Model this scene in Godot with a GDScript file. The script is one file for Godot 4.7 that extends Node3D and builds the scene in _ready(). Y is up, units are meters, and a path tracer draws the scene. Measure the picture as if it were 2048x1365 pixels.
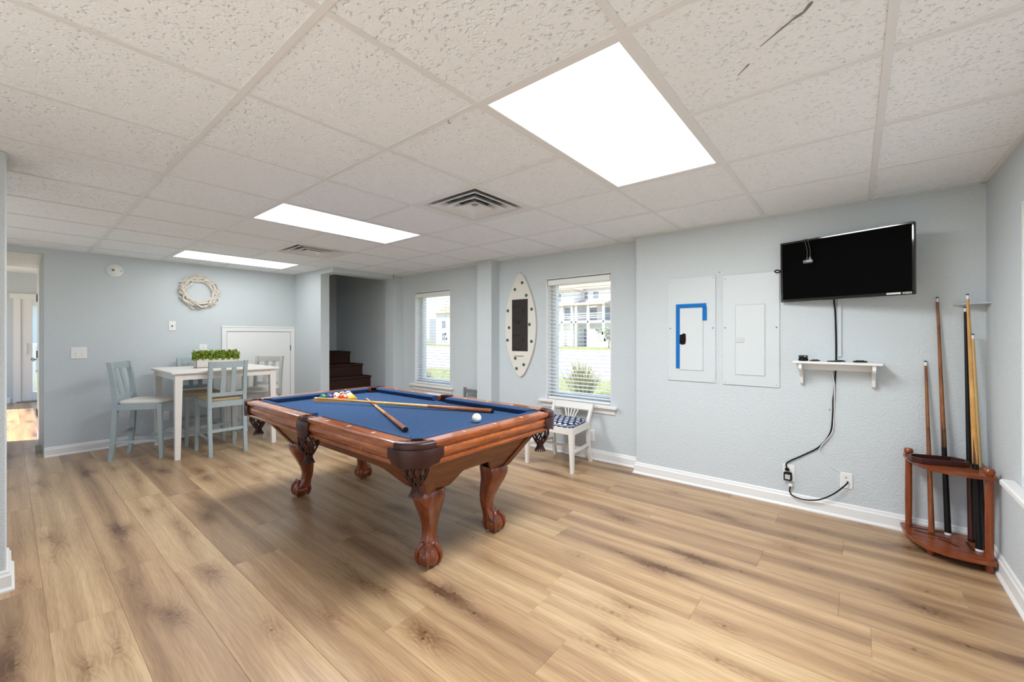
extends Node3D
# A game room: pool table, bar table with stools, TV wall, dropped ceiling. Units are metres, y is up.

const CEIL := 2.1516
const GRID := 0.6096
const GX := -1.1361
const GZ := -0.5516
const X_BACK := -6.415      # wall with the wreath
const X_END := 0.596        # wall on the right
const Z_TV := -3.656        # wall with the television
const Z_WIN := -3.789       # window wall, a little deeper
const Z_STAIR := -2.705     # short wall beside the stairs
const X_STAIR := -5.27      # face of the beam over the stairs
const Z_NEAR := 0.9         # wall behind the camera

var rng := RandomNumberGenerator.new()
var used := {}
var M := {}


class MB:
	var v := PackedVector3Array()
	var n := PackedVector3Array()
	var t := PackedVector2Array()
	var c := PackedColorArray()
	var ix := PackedInt32Array()
	var col := Color(1, 1, 1)
	var grain := -1

	func uvof(p: Vector3, nn: Vector3) -> Vector2:
		if grain == 0:
			return Vector2(p.x, p.y + p.z)
		if grain == 1:
			return Vector2(p.y, p.x + p.z)
		if grain == 2:
			return Vector2(p.z, p.x + p.y)
		var a := nn.abs()
		if a.x >= a.y and a.x >= a.z:
			return Vector2(p.z, p.y)
		if a.y >= a.z:
			return Vector2(p.x, p.z)
		return Vector2(p.x, p.y)

	func vert(p: Vector3, nn: Vector3, uv: Vector2) -> int:
		v.append(p)
		n.append(nn)
		t.append(uv)
		c.append(col)
		return v.size() - 1

	# corners run counter-clockwise seen from outside
	func quad(a: Vector3, b: Vector3, d: Vector3, e: Vector3, uvs = null) -> void:
		var nn := (b - a).cross(d - a)
		if nn.length() < 1e-12:
			nn = (d - a).cross(e - a)
		nn = nn.normalized()
		var k := v.size()
		var q := [a, b, d, e]
		for i in 4:
			var p: Vector3 = q[i]
			vert(p, nn, uvof(p, nn) if uvs == null else uvs[i])
		ix.append_array(PackedInt32Array([k, k + 2, k + 1, k, k + 3, k + 2]))

	func tri(a: Vector3, b: Vector3, d: Vector3) -> void:
		var nn := (b - a).cross(d - a).normalized()
		var k := v.size()
		for p in [a, b, d]:
			vert(p, nn, uvof(p, nn))
		ix.append_array(PackedInt32Array([k, k + 2, k + 1]))

	func quad_out(a: Vector3, b: Vector3, d: Vector3, e: Vector3, from: Vector3) -> void:
		var nn := (b - a).cross(d - a) + (d - a).cross(e - a)
		if nn.dot((a + b + d + e) * 0.25 - from) < 0.0:
			quad(e, d, b, a)
		else:
			quad(a, b, d, e)

	func tri_out(a: Vector3, b: Vector3, d: Vector3, from: Vector3) -> void:
		if (b - a).cross(d - a).dot((a + b + d) / 3.0 - from) < 0.0:
			tri(d, b, a)
		else:
			tri(a, b, d)

	# eight corners: four below, four above in the same order
	func hexa(p: Array) -> void:
		var m := Vector3.ZERO
		for q in p:
			m += q
		m /= 8.0
		quad_out(p[0], p[1], p[2], p[3], m)
		quad_out(p[4], p[5], p[6], p[7], m)
		for i in 4:
			var j := (i + 1) % 4
			quad_out(p[i], p[j], p[4 + j], p[4 + i], m)

	func box(at: Vector3, s: Vector3, b := Basis()) -> void:
		var h := s * 0.5
		var p := []
		for y in [-1, 1]:
			for q in [[-1, -1], [1, -1], [1, 1], [-1, 1]]:
				p.append(at + b * Vector3(q[0] * h.x, y * h.y, q[1] * h.z))
		hexa(p)

	func span(lo: Vector3, hi: Vector3) -> void:
		box((lo + hi) * 0.5, (hi - lo).abs())

	# a box with chamfered edges
	func bbox(at: Vector3, s: Vector3, e := 0.003, b := Basis()) -> void:
		var h := s * 0.5
		e = minf(e, minf(h.x, minf(h.y, h.z)) * 0.9)
		var P := func(sx: int, sy: int, sz: int, k: int) -> Vector3:
			var w := Vector3(sx * h.x, sy * h.y, sz * h.z)
			if k != 0:
				w.x -= sx * e
			if k != 1:
				w.y -= sy * e
			if k != 2:
				w.z -= sz * e
			return at + b * w
		var S := [-1, 1]
		for s1 in S:
			quad_out(P.call(s1, -1, -1, 0), P.call(s1, 1, -1, 0), P.call(s1, 1, 1, 0), P.call(s1, -1, 1, 0), at)
			quad_out(P.call(-1, s1, -1, 1), P.call(1, s1, -1, 1), P.call(1, s1, 1, 1), P.call(-1, s1, 1, 1), at)
			quad_out(P.call(-1, -1, s1, 2), P.call(1, -1, s1, 2), P.call(1, 1, s1, 2), P.call(-1, 1, s1, 2), at)
			for s2 in S:
				quad_out(P.call(s1, s2, -1, 0), P.call(s1, s2, 1, 0), P.call(s1, s2, 1, 1), P.call(s1, s2, -1, 1), at)
				quad_out(P.call(s1, -1, s2, 0), P.call(s1, 1, s2, 0), P.call(s1, 1, s2, 2), P.call(s1, -1, s2, 2), at)
				quad_out(P.call(-1, s1, s2, 1), P.call(1, s1, s2, 1), P.call(1, s1, s2, 2), P.call(-1, s1, s2, 2), at)
				for s3 in S:
					tri_out(P.call(s1, s2, s3, 0), P.call(s1, s2, s3, 1), P.call(s1, s2, s3, 2), at)

	func bspan(lo: Vector3, hi: Vector3, e := 0.003) -> void:
		bbox((lo + hi) * 0.5, (hi - lo).abs(), e)

	# rings of equal size joined smoothly
	func loft(rings: Array, closed := true, caps := true) -> void:
		var R := rings.size()
		var N: int = rings[0].size()
		var k0 := v.size()
		var mid := []
		for r in rings:
			var m := Vector3.ZERO
			for p in r:
				m += p
			mid.append(m / N)
		for i in R:
			var acc := 0.0
			for j in N:
				var p: Vector3 = rings[i][j]
				var jn: int = (j + 1) % N if closed else mini(j + 1, N - 1)
				var jp: int = (j - 1 + N) % N if closed else maxi(j - 1, 0)
				var du: Vector3 = rings[i][jn] - rings[i][jp]
				var dv: Vector3 = rings[mini(i + 1, R - 1)][j] - rings[maxi(i - 1, 0)][j]
				var nn := du.cross(dv).normalized()
				if closed and nn.dot(p - mid[i]) < 0.0:
					nn = -nn
				vert(p, nn, uvof(p, nn))
		var M2 := N if closed else N - 1
		for i in R - 1:
			for j in M2:
				var a := k0 + i * N + j
				var b := k0 + i * N + (j + 1) % N
				var d := b + N
				var e := a + N
				var fn := (v[b] - v[a]).cross(v[d] - v[a]) + (v[d] - v[a]).cross(v[e] - v[a])
				if fn.dot(n[a] + n[d]) >= 0.0:
					ix.append_array(PackedInt32Array([a, d, b, a, e, d]))
				else:
					ix.append_array(PackedInt32Array([a, b, d, a, d, e]))
		if caps and closed:
			for s in [0, R - 1]:
				var other: Vector3 = mid[1] if s == 0 else mid[R - 2]
				for j in N:
					tri_out(rings[s][j], rings[s][(j + 1) % N], mid[s], other)

	func tube(path: Array, rad, sides := 8, caps := true, flat := 1.0) -> void:
		var rings := []
		var up := Vector3.UP
		var L := path.size()
		for i in L:
			var d: Vector3 = (path[mini(i + 1, L - 1)] - path[maxi(i - 1, 0)]).normalized()
			if i == 0:
				up = Vector3.UP if absf(d.y) < 0.9 else Vector3.RIGHT
			var s := d.cross(up)
			if s.length() < 1e-4:
				s = d.cross(Vector3.FORWARD)
			s = s.normalized()
			up = s.cross(d).normalized()
			var r: float = rad[i] if rad is Array else rad
			var ring := []
			for j in sides:
				var a := TAU * j / sides
				ring.append(path[i] + (s * cos(a) + up * sin(a) * flat) * r)
			rings.append(ring)
		loft(rings, true, caps)

	# profile of (radius, height), turned about the y axis of xf
	func lathe(prof: Array, segs: int, xf := Transform3D(), smooth := false) -> void:
		if prof[0].y > prof[-1].y:
			prof = prof.duplicate()
			prof.reverse()
		if smooth:
			var rings := []
			for q in prof:
				var ring := []
				for j in segs:
					var a := TAU * j / segs
					ring.append(xf * Vector3(cos(a) * maxf(q.x, 1e-4), q.y, sin(a) * maxf(q.x, 1e-4)))
				rings.append(ring)
			loft(rings, true, true)
			return
		for i in prof.size() - 1:
			var p: Vector2 = prof[i]
			var q: Vector2 = prof[i + 1]
			var d := q - p
			var pn := Vector2(d.y, -d.x).normalized()
			var k0 := v.size()
			for j in segs + 1:
				var a := TAU * j / segs
				var nn := (xf.basis * Vector3(cos(a) * pn.x, pn.y, sin(a) * pn.x)).normalized()
				for w in [p, q]:
					var pt: Vector3 = xf * Vector3(cos(a) * w.x, w.y, sin(a) * w.x)
					vert(pt, nn, uvof(pt, nn))
			for j in segs:
				var a2 := k0 + j * 2
				ix.append_array(PackedInt32Array([a2, a2 + 2, a2 + 1, a2 + 1, a2 + 2, a2 + 3]))

	# polygon in the xy plane of xf, from z = z0 to z1
	func prism(poly: PackedVector2Array, z0: float, z1: float, xf := Transform3D()) -> void:
		if Geometry2D.is_polygon_clockwise(poly):
			poly = poly.duplicate()
			poly.reverse()
		var lo := minf(z0, z1)
		var hi := maxf(z0, z1)
		var id := Geometry2D.triangulate_polygon(poly)
		for i in range(0, id.size(), 3):
			var a := poly[id[i]]
			var b := poly[id[i + 1]]
			var d := poly[id[i + 2]]
			if (b - a).cross(d - a) < 0.0:
				var s := b
				b = d
				d = s
			tri(xf * Vector3(a.x, a.y, hi), xf * Vector3(b.x, b.y, hi), xf * Vector3(d.x, d.y, hi))
			tri(xf * Vector3(d.x, d.y, lo), xf * Vector3(b.x, b.y, lo), xf * Vector3(a.x, a.y, lo))
		var N := poly.size()
		for i in N:
			var a := poly[i]
			var b := poly[(i + 1) % N]
			quad(xf * Vector3(a.x, a.y, lo), xf * Vector3(b.x, b.y, lo), xf * Vector3(b.x, b.y, hi), xf * Vector3(a.x, a.y, hi))

	# profile points (inward, height) drawn from p0 to p1; ends sheared by m0 and m1 times the inward distance
	func moulding(prof: Array, p0: Vector3, p1: Vector3, inward: Vector3, m0 := 0.0, m1 := 0.0) -> void:
		var dir := (p1 - p0).normalized()
		var A := []
		var B := []
		for q in prof:
			A.append(p0 + inward * q.x + Vector3.UP * q.y + dir * (q.x * m0))
			B.append(p1 + inward * q.x + Vector3.UP * q.y - dir * (q.x * m1))
		var N := prof.size()
		var area := 0.0
		for i in N:
			area += prof[i].cross(prof[(i + 1) % N])
		var turn := inward.cross(Vector3.UP).dot(dir) * area
		for i in N:
			var j := (i + 1) % N
			if turn > 0.0:
				quad(A[i], A[j], B[j], B[i])
			else:
				quad(B[i], B[j], A[j], A[i])
		var poly := PackedVector2Array()
		for q in prof:
			poly.append(q)
		var id := Geometry2D.triangulate_polygon(poly)
		for i in range(0, id.size(), 3):
			tri_out(A[id[i]], A[id[i + 1]], A[id[i + 2]], p1 + Vector3.UP * prof[0].y)
			tri_out(B[id[i]], B[id[i + 1]], B[id[i + 2]], p0 + Vector3.UP * prof[0].y)

	func ball(at: Vector3, r: float, segs := 16, rings := 10, b := Basis()) -> void:
		var rr := []
		for i in rings + 1:
			var a := PI * i / rings - PI / 2
			var ring := []
			for j in segs:
				var w := TAU * j / segs
				ring.append(at + b * (Vector3(cos(w) * cos(a), sin(a), sin(w) * cos(a)) * maxf(r, 1e-5)))
			rr.append(ring)
		var k := v.size()
		loft(rr, true, false)
		for i in range(k, v.size()):
			n[i] = (v[i] - at).normalized()

	func done() -> ArrayMesh:
		var arr := []
		arr.resize(Mesh.ARRAY_MAX)
		arr[Mesh.ARRAY_VERTEX] = v
		arr[Mesh.ARRAY_NORMAL] = n
		arr[Mesh.ARRAY_TEX_UV] = t
		arr[Mesh.ARRAY_COLOR] = c
		arr[Mesh.ARRAY_INDEX] = ix
		var m := ArrayMesh.new()
		m.add_surface_from_arrays(Mesh.PRIMITIVE_TRIANGLES, arr)
		return m


# ---------------------------------------------------------------- naming
func numbered(called: String) -> String:
	var k: int = used.get(called, 0)
	used[called] = k + 1
	return called if k == 0 else "%s_%03d" % [called, k]


func tag(o: Node, label: String, category: String, group := "") -> Node:
	o.set_meta("label", label)
	o.set_meta("category", category)
	if group:
		o.set_meta("group", group)
	return o


func thing(called: String, label: String, category: String, at := Vector3.ZERO, turn := 0.0, group := "") -> Node3D:
	var o := Node3D.new()
	o.name = numbered(called)
	add_child(o)
	o.position = at
	o.rotation.y = turn
	tag(o, label, category, group)
	return o


func setting(called: String, label := "") -> Node3D:
	var o := Node3D.new()
	o.name = called
	add_child(o)
	o.set_meta("kind", "structure")
	if label:
		o.set_meta("label", label)
	return o


func put(parent: Node, called: String, mesh, m: Material, label := "") -> MeshInstance3D:
	var o := MeshInstance3D.new()
	o.name = called
	o.mesh = mesh.done() if mesh is MB else mesh
	o.material_override = m
	parent.add_child(o, true)
	if label:
		o.set_meta("label", label)
	return o


func solid(called: String, mesh, m: Material, label: String, category: String, group := "") -> MeshInstance3D:
	var o := put(self, numbered(called), mesh, m)
	tag(o, label, category, group)
	return o


func struct(called: String, mesh, m: Material, label := "") -> MeshInstance3D:
	var o := put(self, called, mesh, m, label)
	o.set_meta("kind", "structure")
	return o


func letters(parent: Node, called: String, what: String, size: float, xf: Transform3D, m: Material, bold := true) -> MeshInstance3D:
	var tm := TextMesh.new()
	var f := SystemFont.new()
	f.font_names = PackedStringArray(["Droid Sans"])
	f.font_weight = 700 if bold else 400
	tm.font = f
	tm.text = what
	tm.font_size = 64
	tm.pixel_size = size / 46.0
	tm.depth = 0.0006
	var o := MeshInstance3D.new()
	o.name = called
	o.mesh = tm
	o.material_override = m
	parent.add_child(o, true)
	o.transform = xf
	return o


# ---------------------------------------------------------------- materials
func mat(r: int, g: int, b: int, rough := 0.6, spec := 0.5, metal := 0.0) -> StandardMaterial3D:
	var m := StandardMaterial3D.new()
	m.albedo_color = Color8(r, g, b)
	m.roughness = rough
	m.metallic = metal
	m.metallic_specular = spec
	return m


func noise_tex(freq: float, octaves: int, seed_: int, lo: Color, hi: Color, size := 512, kind := FastNoiseLite.TYPE_SIMPLEX_SMOOTH) -> NoiseTexture2D:
	var f := FastNoiseLite.new()
	f.noise_type = kind
	f.frequency = freq
	f.fractal_octaves = octaves
	f.seed = seed_
	var t := NoiseTexture2D.new()
	t.width = size
	t.height = size
	t.seamless = true
	t.noise = f
	var g := Gradient.new()
	g.set_color(0, lo)
	g.set_color(1, hi)
	t.color_ramp = g
	return t


func worldly(m: StandardMaterial3D, per_metre: float) -> StandardMaterial3D:
	m.uv1_triplanar = true
	m.uv1_world_triplanar = true
	m.uv1_scale = Vector3.ONE * per_metre
	return m


# streaky wood, grain along u: two colours, drawn into an image
func wood_image(w: int, h: int, seed_: int, dark: Color, light: Color, along: float, across: float, knots: int, fine := 0.35) -> Image:
	var r := RandomNumberGenerator.new()
	r.seed = seed_
	var f := FastNoiseLite.new()
	f.seed = seed_
	f.noise_type = FastNoiseLite.TYPE_SIMPLEX_SMOOTH
	f.frequency = 1.0
	f.fractal_type = FastNoiseLite.FRACTAL_FBM
	f.fractal_octaves = 3
	var g := FastNoiseLite.new()
	g.seed = seed_ + 77
	g.noise_type = FastNoiseLite.TYPE_SIMPLEX
	g.frequency = 1.0
	g.fractal_type = FastNoiseLite.FRACTAL_NONE
	var ks := []
	for i in knots:
		ks.append([Vector2(r.randf(), r.randf_range(0.15, 0.85)), r.randf_range(0.5, 1.0)])
	var im := Image.create(w, h, false, Image.FORMAT_RGB8)
	var asp := float(w) / h
	for y in h:
		var vy := float(y) / h
		for x in w:
			var ux := float(x) / w
			var wob := 0.0
			var spot := 0.0
			for k in ks:
				var d: Vector2 = Vector2((ux - k[0].x) * asp * 0.45, vy - k[0].y)
				var q: float = d.length_squared()
				wob += exp(-q * 26.0) * k[1] * 0.22 * signf(d.y)
				spot += exp(-q * 320.0) * k[1]
			var vv := vy + wob
			var a := f.get_noise_2d(ux * along, vv * across)
			var b := f.get_noise_2d(ux * along * 2.5 + 31.0, vv * across * 3.4)
			var cthin := g.get_noise_2d(ux * along * 9.0 + 11.0, vv * across * 26.0)
			var s := 0.55 + a * 0.75 + b * 0.30 + cthin * fine * 0.5 - spot * 0.75
			im.set_pixel(x, y, dark.lerp(light, clampf(s, -0.25, 1.15)))
	return im


func wood(seed_: int, dark: Color, light: Color, rough: float, w := 512, h := 256, along := 2.0, across := 5.0) -> StandardMaterial3D:
	var m := StandardMaterial3D.new()
	m.albedo_texture = ImageTexture.create_from_image(wood_image(w, h, seed_, dark, light, along, across, 0, 0.5))
	m.roughness = rough
	m.uv1_scale = Vector3(1.6, 3.5, 1)
	return m


# pale oak board: broad soft bands, fine grain, a knot or two with rings
func plank_image(w: int, h: int, seed_: int, dark: Color, light: Color) -> Image:
	var r := RandomNumberGenerator.new()
	r.seed = seed_
	var f := FastNoiseLite.new()
	f.seed = seed_
	f.noise_type = FastNoiseLite.TYPE_SIMPLEX_SMOOTH
	f.frequency = 1.0
	f.fractal_type = FastNoiseLite.FRACTAL_FBM
	f.fractal_octaves = 2
	var g := FastNoiseLite.new()
	g.seed = seed_ + 77
	g.noise_type = FastNoiseLite.TYPE_SIMPLEX
	g.frequency = 1.0
	g.fractal_type = FastNoiseLite.FRACTAL_NONE
	var ks := []
	for i in r.randi_range(2, 4):
		ks.append([Vector2(r.randf_range(0.08, 0.92), r.randf_range(0.2, 0.8)), r.randf_range(0.45, 1.0)])
	var im := Image.create(w, h, false, Image.FORMAT_RGB8)
	var heart := r.randf_range(0.3, 0.7)
	for y in h:
		var vy := float(y) / h
		for x in w:
			var ux := float(x) / w
			var wob := f.get_noise_2d(ux * 1.2, 7.0) * 0.06
			var spot := 0.0
			var halo := 0.0
			var ringy := 0.0
			for k in ks:
				var dx: float = (ux - k[0].x) * 6.7
				var dy: float = vy - k[0].y
				var q: float = dx * dx * 0.16 + dy * dy
				if q < 0.25:
					wob += exp(-q * 34.0) * k[1] * 0.16 * signf(dy)
					halo += exp(-q * 24.0) * k[1]
					spot += exp(-(dx * dx + dy * dy) * 900.0) * k[1]
					ringy += exp(-q * 30.0) * sin(sqrt(q) * 75.0 + f.get_noise_2d(ux * 20.0, vy * 6.0) * 3.0)
			var vv := vy + wob
			var band := f.get_noise_2d(ux * 0.55, vv * 1.9)
			var streak := f.get_noise_2d(ux * 1.7 + 31.0, vv * 15.0)
			var fine := g.get_noise_2d(ux * 9.0 + 11.0, vv * 96.0)
			var d := vv - heart
			var s := 0.70 + band * 0.40 + streak * 0.17 + fine * 0.17 - exp(-d * d * 22.0) * 0.13 - halo * 0.46 - spot * 1.1 + ringy * 0.10
			im.set_pixel(x, y, dark.lerp(light, clampf(s, -0.45, 1.12)))
	return im


func make_materials() -> void:
	var bumpy := noise_tex(0.045, 3, 5, Color.BLACK, Color.WHITE)
	var wall := mat(206, 213, 216, 0.62, 0.35)
	wall.heightmap_enabled = true
	wall.heightmap_texture = bumpy
	wall.heightmap_scale = 0.22
	M.wall = worldly(wall, 2.4)
	M.stair_wall = M.wall
	M.white = mat(236, 236, 234, 0.38, 0.5)
	M.white_wall = mat(232, 232, 230, 0.6, 0.4)
	M.plastic = mat(238, 238, 236, 0.35, 0.5)
	M.tee = mat(230, 231, 231, 0.45, 0.4)
	M.slat = mat(240, 240, 238, 0.4, 0.45)
	M.black = mat(14, 14, 15, 0.45, 0.4)
	M.rubber = mat(20, 20, 21, 0.7, 0.3)
	M.metal = mat(176, 174, 170, 0.32, 0.5, 0.9)
	M.bronze = mat(96, 74, 56, 0.4, 0.5, 0.6)
	M.concrete = worldly(mat(188, 186, 180, 0.9, 0.2), 1.0)
	var glass := mat(235, 242, 242, 0.03, 0.5)
	glass.transparency = BaseMaterial3D.TRANSPARENCY_ALPHA
	glass.albedo_color.a = 0.05
	M.glass = glass
	M.tile = mat(241, 245, 248, 0.95, 0.1)
	# oak floor boards
	var tones := [[Color8(136, 103, 74), Color8(203, 170, 130)], [Color8(142, 110, 79), Color8(211, 180, 139)], [Color8(127, 97, 71), Color8(193, 160, 122)], [Color8(146, 113, 81), Color8(214, 184, 143)], [Color8(122, 93, 69), Color8(183, 150, 114)], [Color8(138, 105, 74), Color8(205, 172, 131)]]
	for k in 6:
		var m := StandardMaterial3D.new()
		m.albedo_texture = ImageTexture.create_from_image(plank_image(1280, 224, 300 + k * 7, tones[k][0], tones[k][1]))
		m.roughness = 0.33
		m.metallic_specular = 0.5
		M["plank%d" % k] = m
	# table and rack woods
	M.cherry = wood(11, Color8(126, 60, 26), Color8(178, 98, 48), 0.22)
	M.cherry.clearcoat_enabled = true
	M.cherry.clearcoat = 0.6
	M.cherry.clearcoat_roughness = 0.12
	M.cherry_panel = wood(12, Color8(92, 47, 22), Color8(124, 69, 35), 0.34)
	M.cherry_leg = wood(13, Color8(96, 42, 18), Color8(142, 68, 32), 0.2)
	M.cherry_leg.clearcoat_enabled = true
	M.cherry_leg.clearcoat = 0.6
	M.cherry_leg.clearcoat_roughness = 0.12
	M.mahogany = wood(14, Color8(108, 48, 22), Color8(152, 78, 38), 0.28)
	M.cue_maple = wood(15, Color8(196, 138, 70), Color8(228, 180, 108), 0.3)
	M.cue_brown = wood(16, Color8(112, 66, 34), Color8(160, 104, 58), 0.3)
	M.cue_butt = wood(17, Color8(118, 62, 30), Color8(170, 104, 56), 0.28)
	var leather := mat(56, 26, 22, 0.34, 0.45)
	leather.heightmap_enabled = true
	leather.heightmap_texture = noise_tex(0.09, 3, 21, Color.BLACK, Color.WHITE, 256)
	leather.heightmap_scale = 0.03
	M.leather = worldly(leather, 6.0)
	var cloth := mat(54, 77, 109, 0.95, 0.15)
	cloth.albedo_texture = noise_tex(0.02, 4, 8, Color(0.86, 0.88, 0.92), Color(1, 1, 1))
	cloth.rim_enabled = true
	cloth.rim = 0.2
	cloth.rim_tint = 0.6
	M.cloth = worldly(cloth, 2.5)
	var paint := mat(174, 186, 187, 0.5, 0.4)
	paint.albedo_texture = noise_tex(0.03, 4, 31, Color(0.90, 0.91, 0.92), Color(1, 1, 1))
	M.stool_blue = worldly(paint, 3.0)
	M.stool_grey = mat(186, 187, 184, 0.5, 0.4)
	M.low_grey = mat(120, 126, 126, 0.5, 0.4)
	M.chair_white = mat(232, 228, 222, 0.42, 0.45)
	M.chip = mat(96, 84, 74, 0.8, 0.2)
	M.seat_white = mat(214, 210, 202, 0.9, 0.2)
	# woven seat: small checks
	var chk := Image.create(64, 64, false, Image.FORMAT_RGB8)
	for y in 64:
		for x in 64:
			var on := ((x / 8) + (y / 8)) % 2 == 0
			chk.set_pixel(x, y, Color8(206, 186, 152) if on else Color8(150, 132, 104))
	var chm := mat(255, 255, 255, 0.9, 0.2)
	chm.albedo_texture = ImageTexture.create_from_image(chk)
	chm.uv1_scale = Vector3(12, 12, 1)
	M.seat_check = chm
	# navy and white ikat print
	var ik := Image.create(256, 256, false, Image.FORMAT_RGB8)
	var fn := FastNoiseLite.new()
	fn.seed = 4
	fn.frequency = 0.06
	for y in 256:
		for x in 256:
			var row := y / 64
			var px := fposmod(x + (32 if row % 2 else 0) + fn.get_noise_2d(x, y) * 10.0, 64.0) - 32.0
			var py := fposmod(y + fn.get_noise_2d(x + 500, y) * 8.0, 64.0) - 32.0
			var d := absf(px) / 27.0 + absf(py) / 27.0
			var on := d > 1.0 or (absf(d - 0.55) < 0.07 and absf(py) > 8.0)
			ik.set_pixel(x, y, Color8(36, 50, 88) if on else Color8(232, 232, 236))
	var ikm := mat(255, 255, 255, 0.9, 0.2)
	ikm.albedo_texture = ImageTexture.create_from_image(ik)
	ikm.uv1_scale = Vector3(4.2, 4.2, 1)
	M.ikat = ikm
	var carpet := mat(84, 66, 61, 1.0, 0.05)
	carpet.albedo_texture = noise_tex(0.25, 2, 41, Color(0.62, 0.6, 0.6), Color(1.2, 1.1, 1.05), 256)
	carpet.heightmap_enabled = true
	carpet.heightmap_texture = noise_tex(0.3, 2, 42, Color.BLACK, Color.WHITE, 256)
	carpet.heightmap_scale = 0.4
	M.carpet = worldly(carpet, 3.0)
	var slate := mat(62, 58, 57, 0.85, 0.2)
	slate.albedo_texture = noise_tex(0.012, 5, 51, Color(0.75, 0.75, 0.75), Color(1.5, 1.5, 1.5), 256)
	M.slate = worldly(slate, 3.0)
	var drift := mat(238, 232, 224, 0.85, 0.2)
	drift.albedo_texture = noise_tex(0.03, 3, 61, Color(0.84, 0.82, 0.79), Color(1, 1, 1), 256)
	M.drift = worldly(drift, 6.0)
	var tape := mat(24, 112, 188, 0.7, 0.3)
	M.tape = tape
	M.texture_ceiling = mat(222, 222, 220, 0.3, 0.5)
	M.texture_ceiling.heightmap_enabled = true
	M.texture_ceiling.heightmap_texture = noise_tex(0.02, 3, 71, Color.BLACK, Color.WHITE, 256)
	M.texture_ceiling.heightmap_scale = 0.9
	worldly(M.texture_ceiling, 1.5)


func make_camera_and_light() -> void:
	var cam := Camera3D.new()
	cam.name = "camera"
	add_child(cam)
	cam.position = Vector3(0, 1.2513, 0)
	cam.rotation.y = 0.6894
	# the lens is shifted a little upwards, as its upright verticals show
	cam.projection = Camera3D.PROJECTION_FRUSTUM
	cam.near = 0.05
	cam.far = 400.0
	cam.size = 0.05 * 1365.0 / 831.144
	cam.frustum_offset = Vector2(0.0, -0.05 * (682.5 - 672.153) / 831.144)
	cam.current = true
	var env := Environment.new()
	env.background_mode = Environment.BG_SKY
	var sky := Sky.new()
	var ps := ProceduralSkyMaterial.new()
	ps.sky_top_color = Color(0.60, 0.73, 0.92)
	ps.sky_horizon_color = Color(0.92, 0.95, 0.98)
	ps.ground_horizon_color = Color(0.72, 0.72, 0.70)
	ps.ground_bottom_color = Color(0.45, 0.45, 0.43)
	ps.sun_angle_max = 1.0
	ps.energy_multiplier = 2.0
	sky.sky_material = ps
	env.sky = sky
	env.tonemap_mode = Environment.TONE_MAPPER_LINEAR
	env.tonemap_exposure = 1.3
	env.sdfgi_enabled = true
	env.ssao_enabled = true
	env.ssil_enabled = true
	var we := WorldEnvironment.new()
	we.name = "environment"
	we.environment = env
	add_child(we)
	var sun := DirectionalLight3D.new()
	sun.name = "sun"
	add_child(sun)
	sun.look_at_from_position(Vector3(-3, 9.3, 5.2), Vector3.ZERO)
	sun.light_energy = 2.6
	sun.light_color = Color(1.0, 0.96, 0.9)
	sun.light_angular_distance = 0.6
	sun.shadow_enabled = true


const TROFFERS := [[0, 1], [-4, 1], [-8, 1]]
const SCRAPE_A := [[-0.088, -1.383, 0.0025], [-0.094, -1.390, 0.0055], [-0.109, -1.413, 0.0035], [-0.125, -1.420, 0.0045], [-0.142, -1.430, 0.002], [-0.165, -1.447, 0.003], [-0.190, -1.466, 0.0016], [-0.228, -1.495, 0.0006]]
const SCRAPE_B := [[-0.270, -1.566, 0.0016], [-0.277, -1.574, 0.003], [-0.290, -1.588, 0.0012], [-0.313, -1.611, 0.0005]]
const VENTS := [[-2, 2], [-6, 2]]


func plank_mesh(x0: float, x1: float, z0: float, z1: float, k: int) -> MB:
	var r := RandomNumberGenerator.new()
	r.seed = 1000 + k
	var b := MB.new()
	var e := 0.0016
	var flip := r.randi() % 4
	var off := 0.0
	var U := func(x: float, z: float) -> Vector2:
		var u := (x - x0) / 1.5
		var w := (z - z0) / (z1 - z0)
		if flip & 1:
			u = 1.0 - u
		if flip & 2:
			w = 1.0 - w
		return Vector2(u + off, w)
	var T := func(x: float, y: float, z: float) -> Array:
		return [Vector3(x, y, z), U.call(x, z)]
	var a: Array = T.call(x0 + e, 0.0, z1 - e)
	var c: Array = T.call(x1 - e, 0.0, z1 - e)
	var d: Array = T.call(x1 - e, 0.0, z0 + e)
	var f: Array = T.call(x0 + e, 0.0, z0 + e)
	b.quad(a[0], c[0], d[0], f[0], [a[1], c[1], d[1], f[1]])
	var o := [Vector3(x0, -e, z1), Vector3(x1, -e, z1), Vector3(x1, -e, z0), Vector3(x0, -e, z0)]
	var i4 := [a, c, d, f]
	for s in 4:
		var q := (s + 1) % 4
		b.quad(o[s], o[q], i4[q][0], i4[s][0], [i4[s][1], i4[q][1], i4[q][1], i4[s][1]])
		b.quad(o[s] + Vector3(0, -0.006, 0), o[q] + Vector3(0, -0.006, 0), o[q], o[s], [i4[s][1], i4[q][1], i4[q][1], i4[s][1]])
	return b


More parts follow.
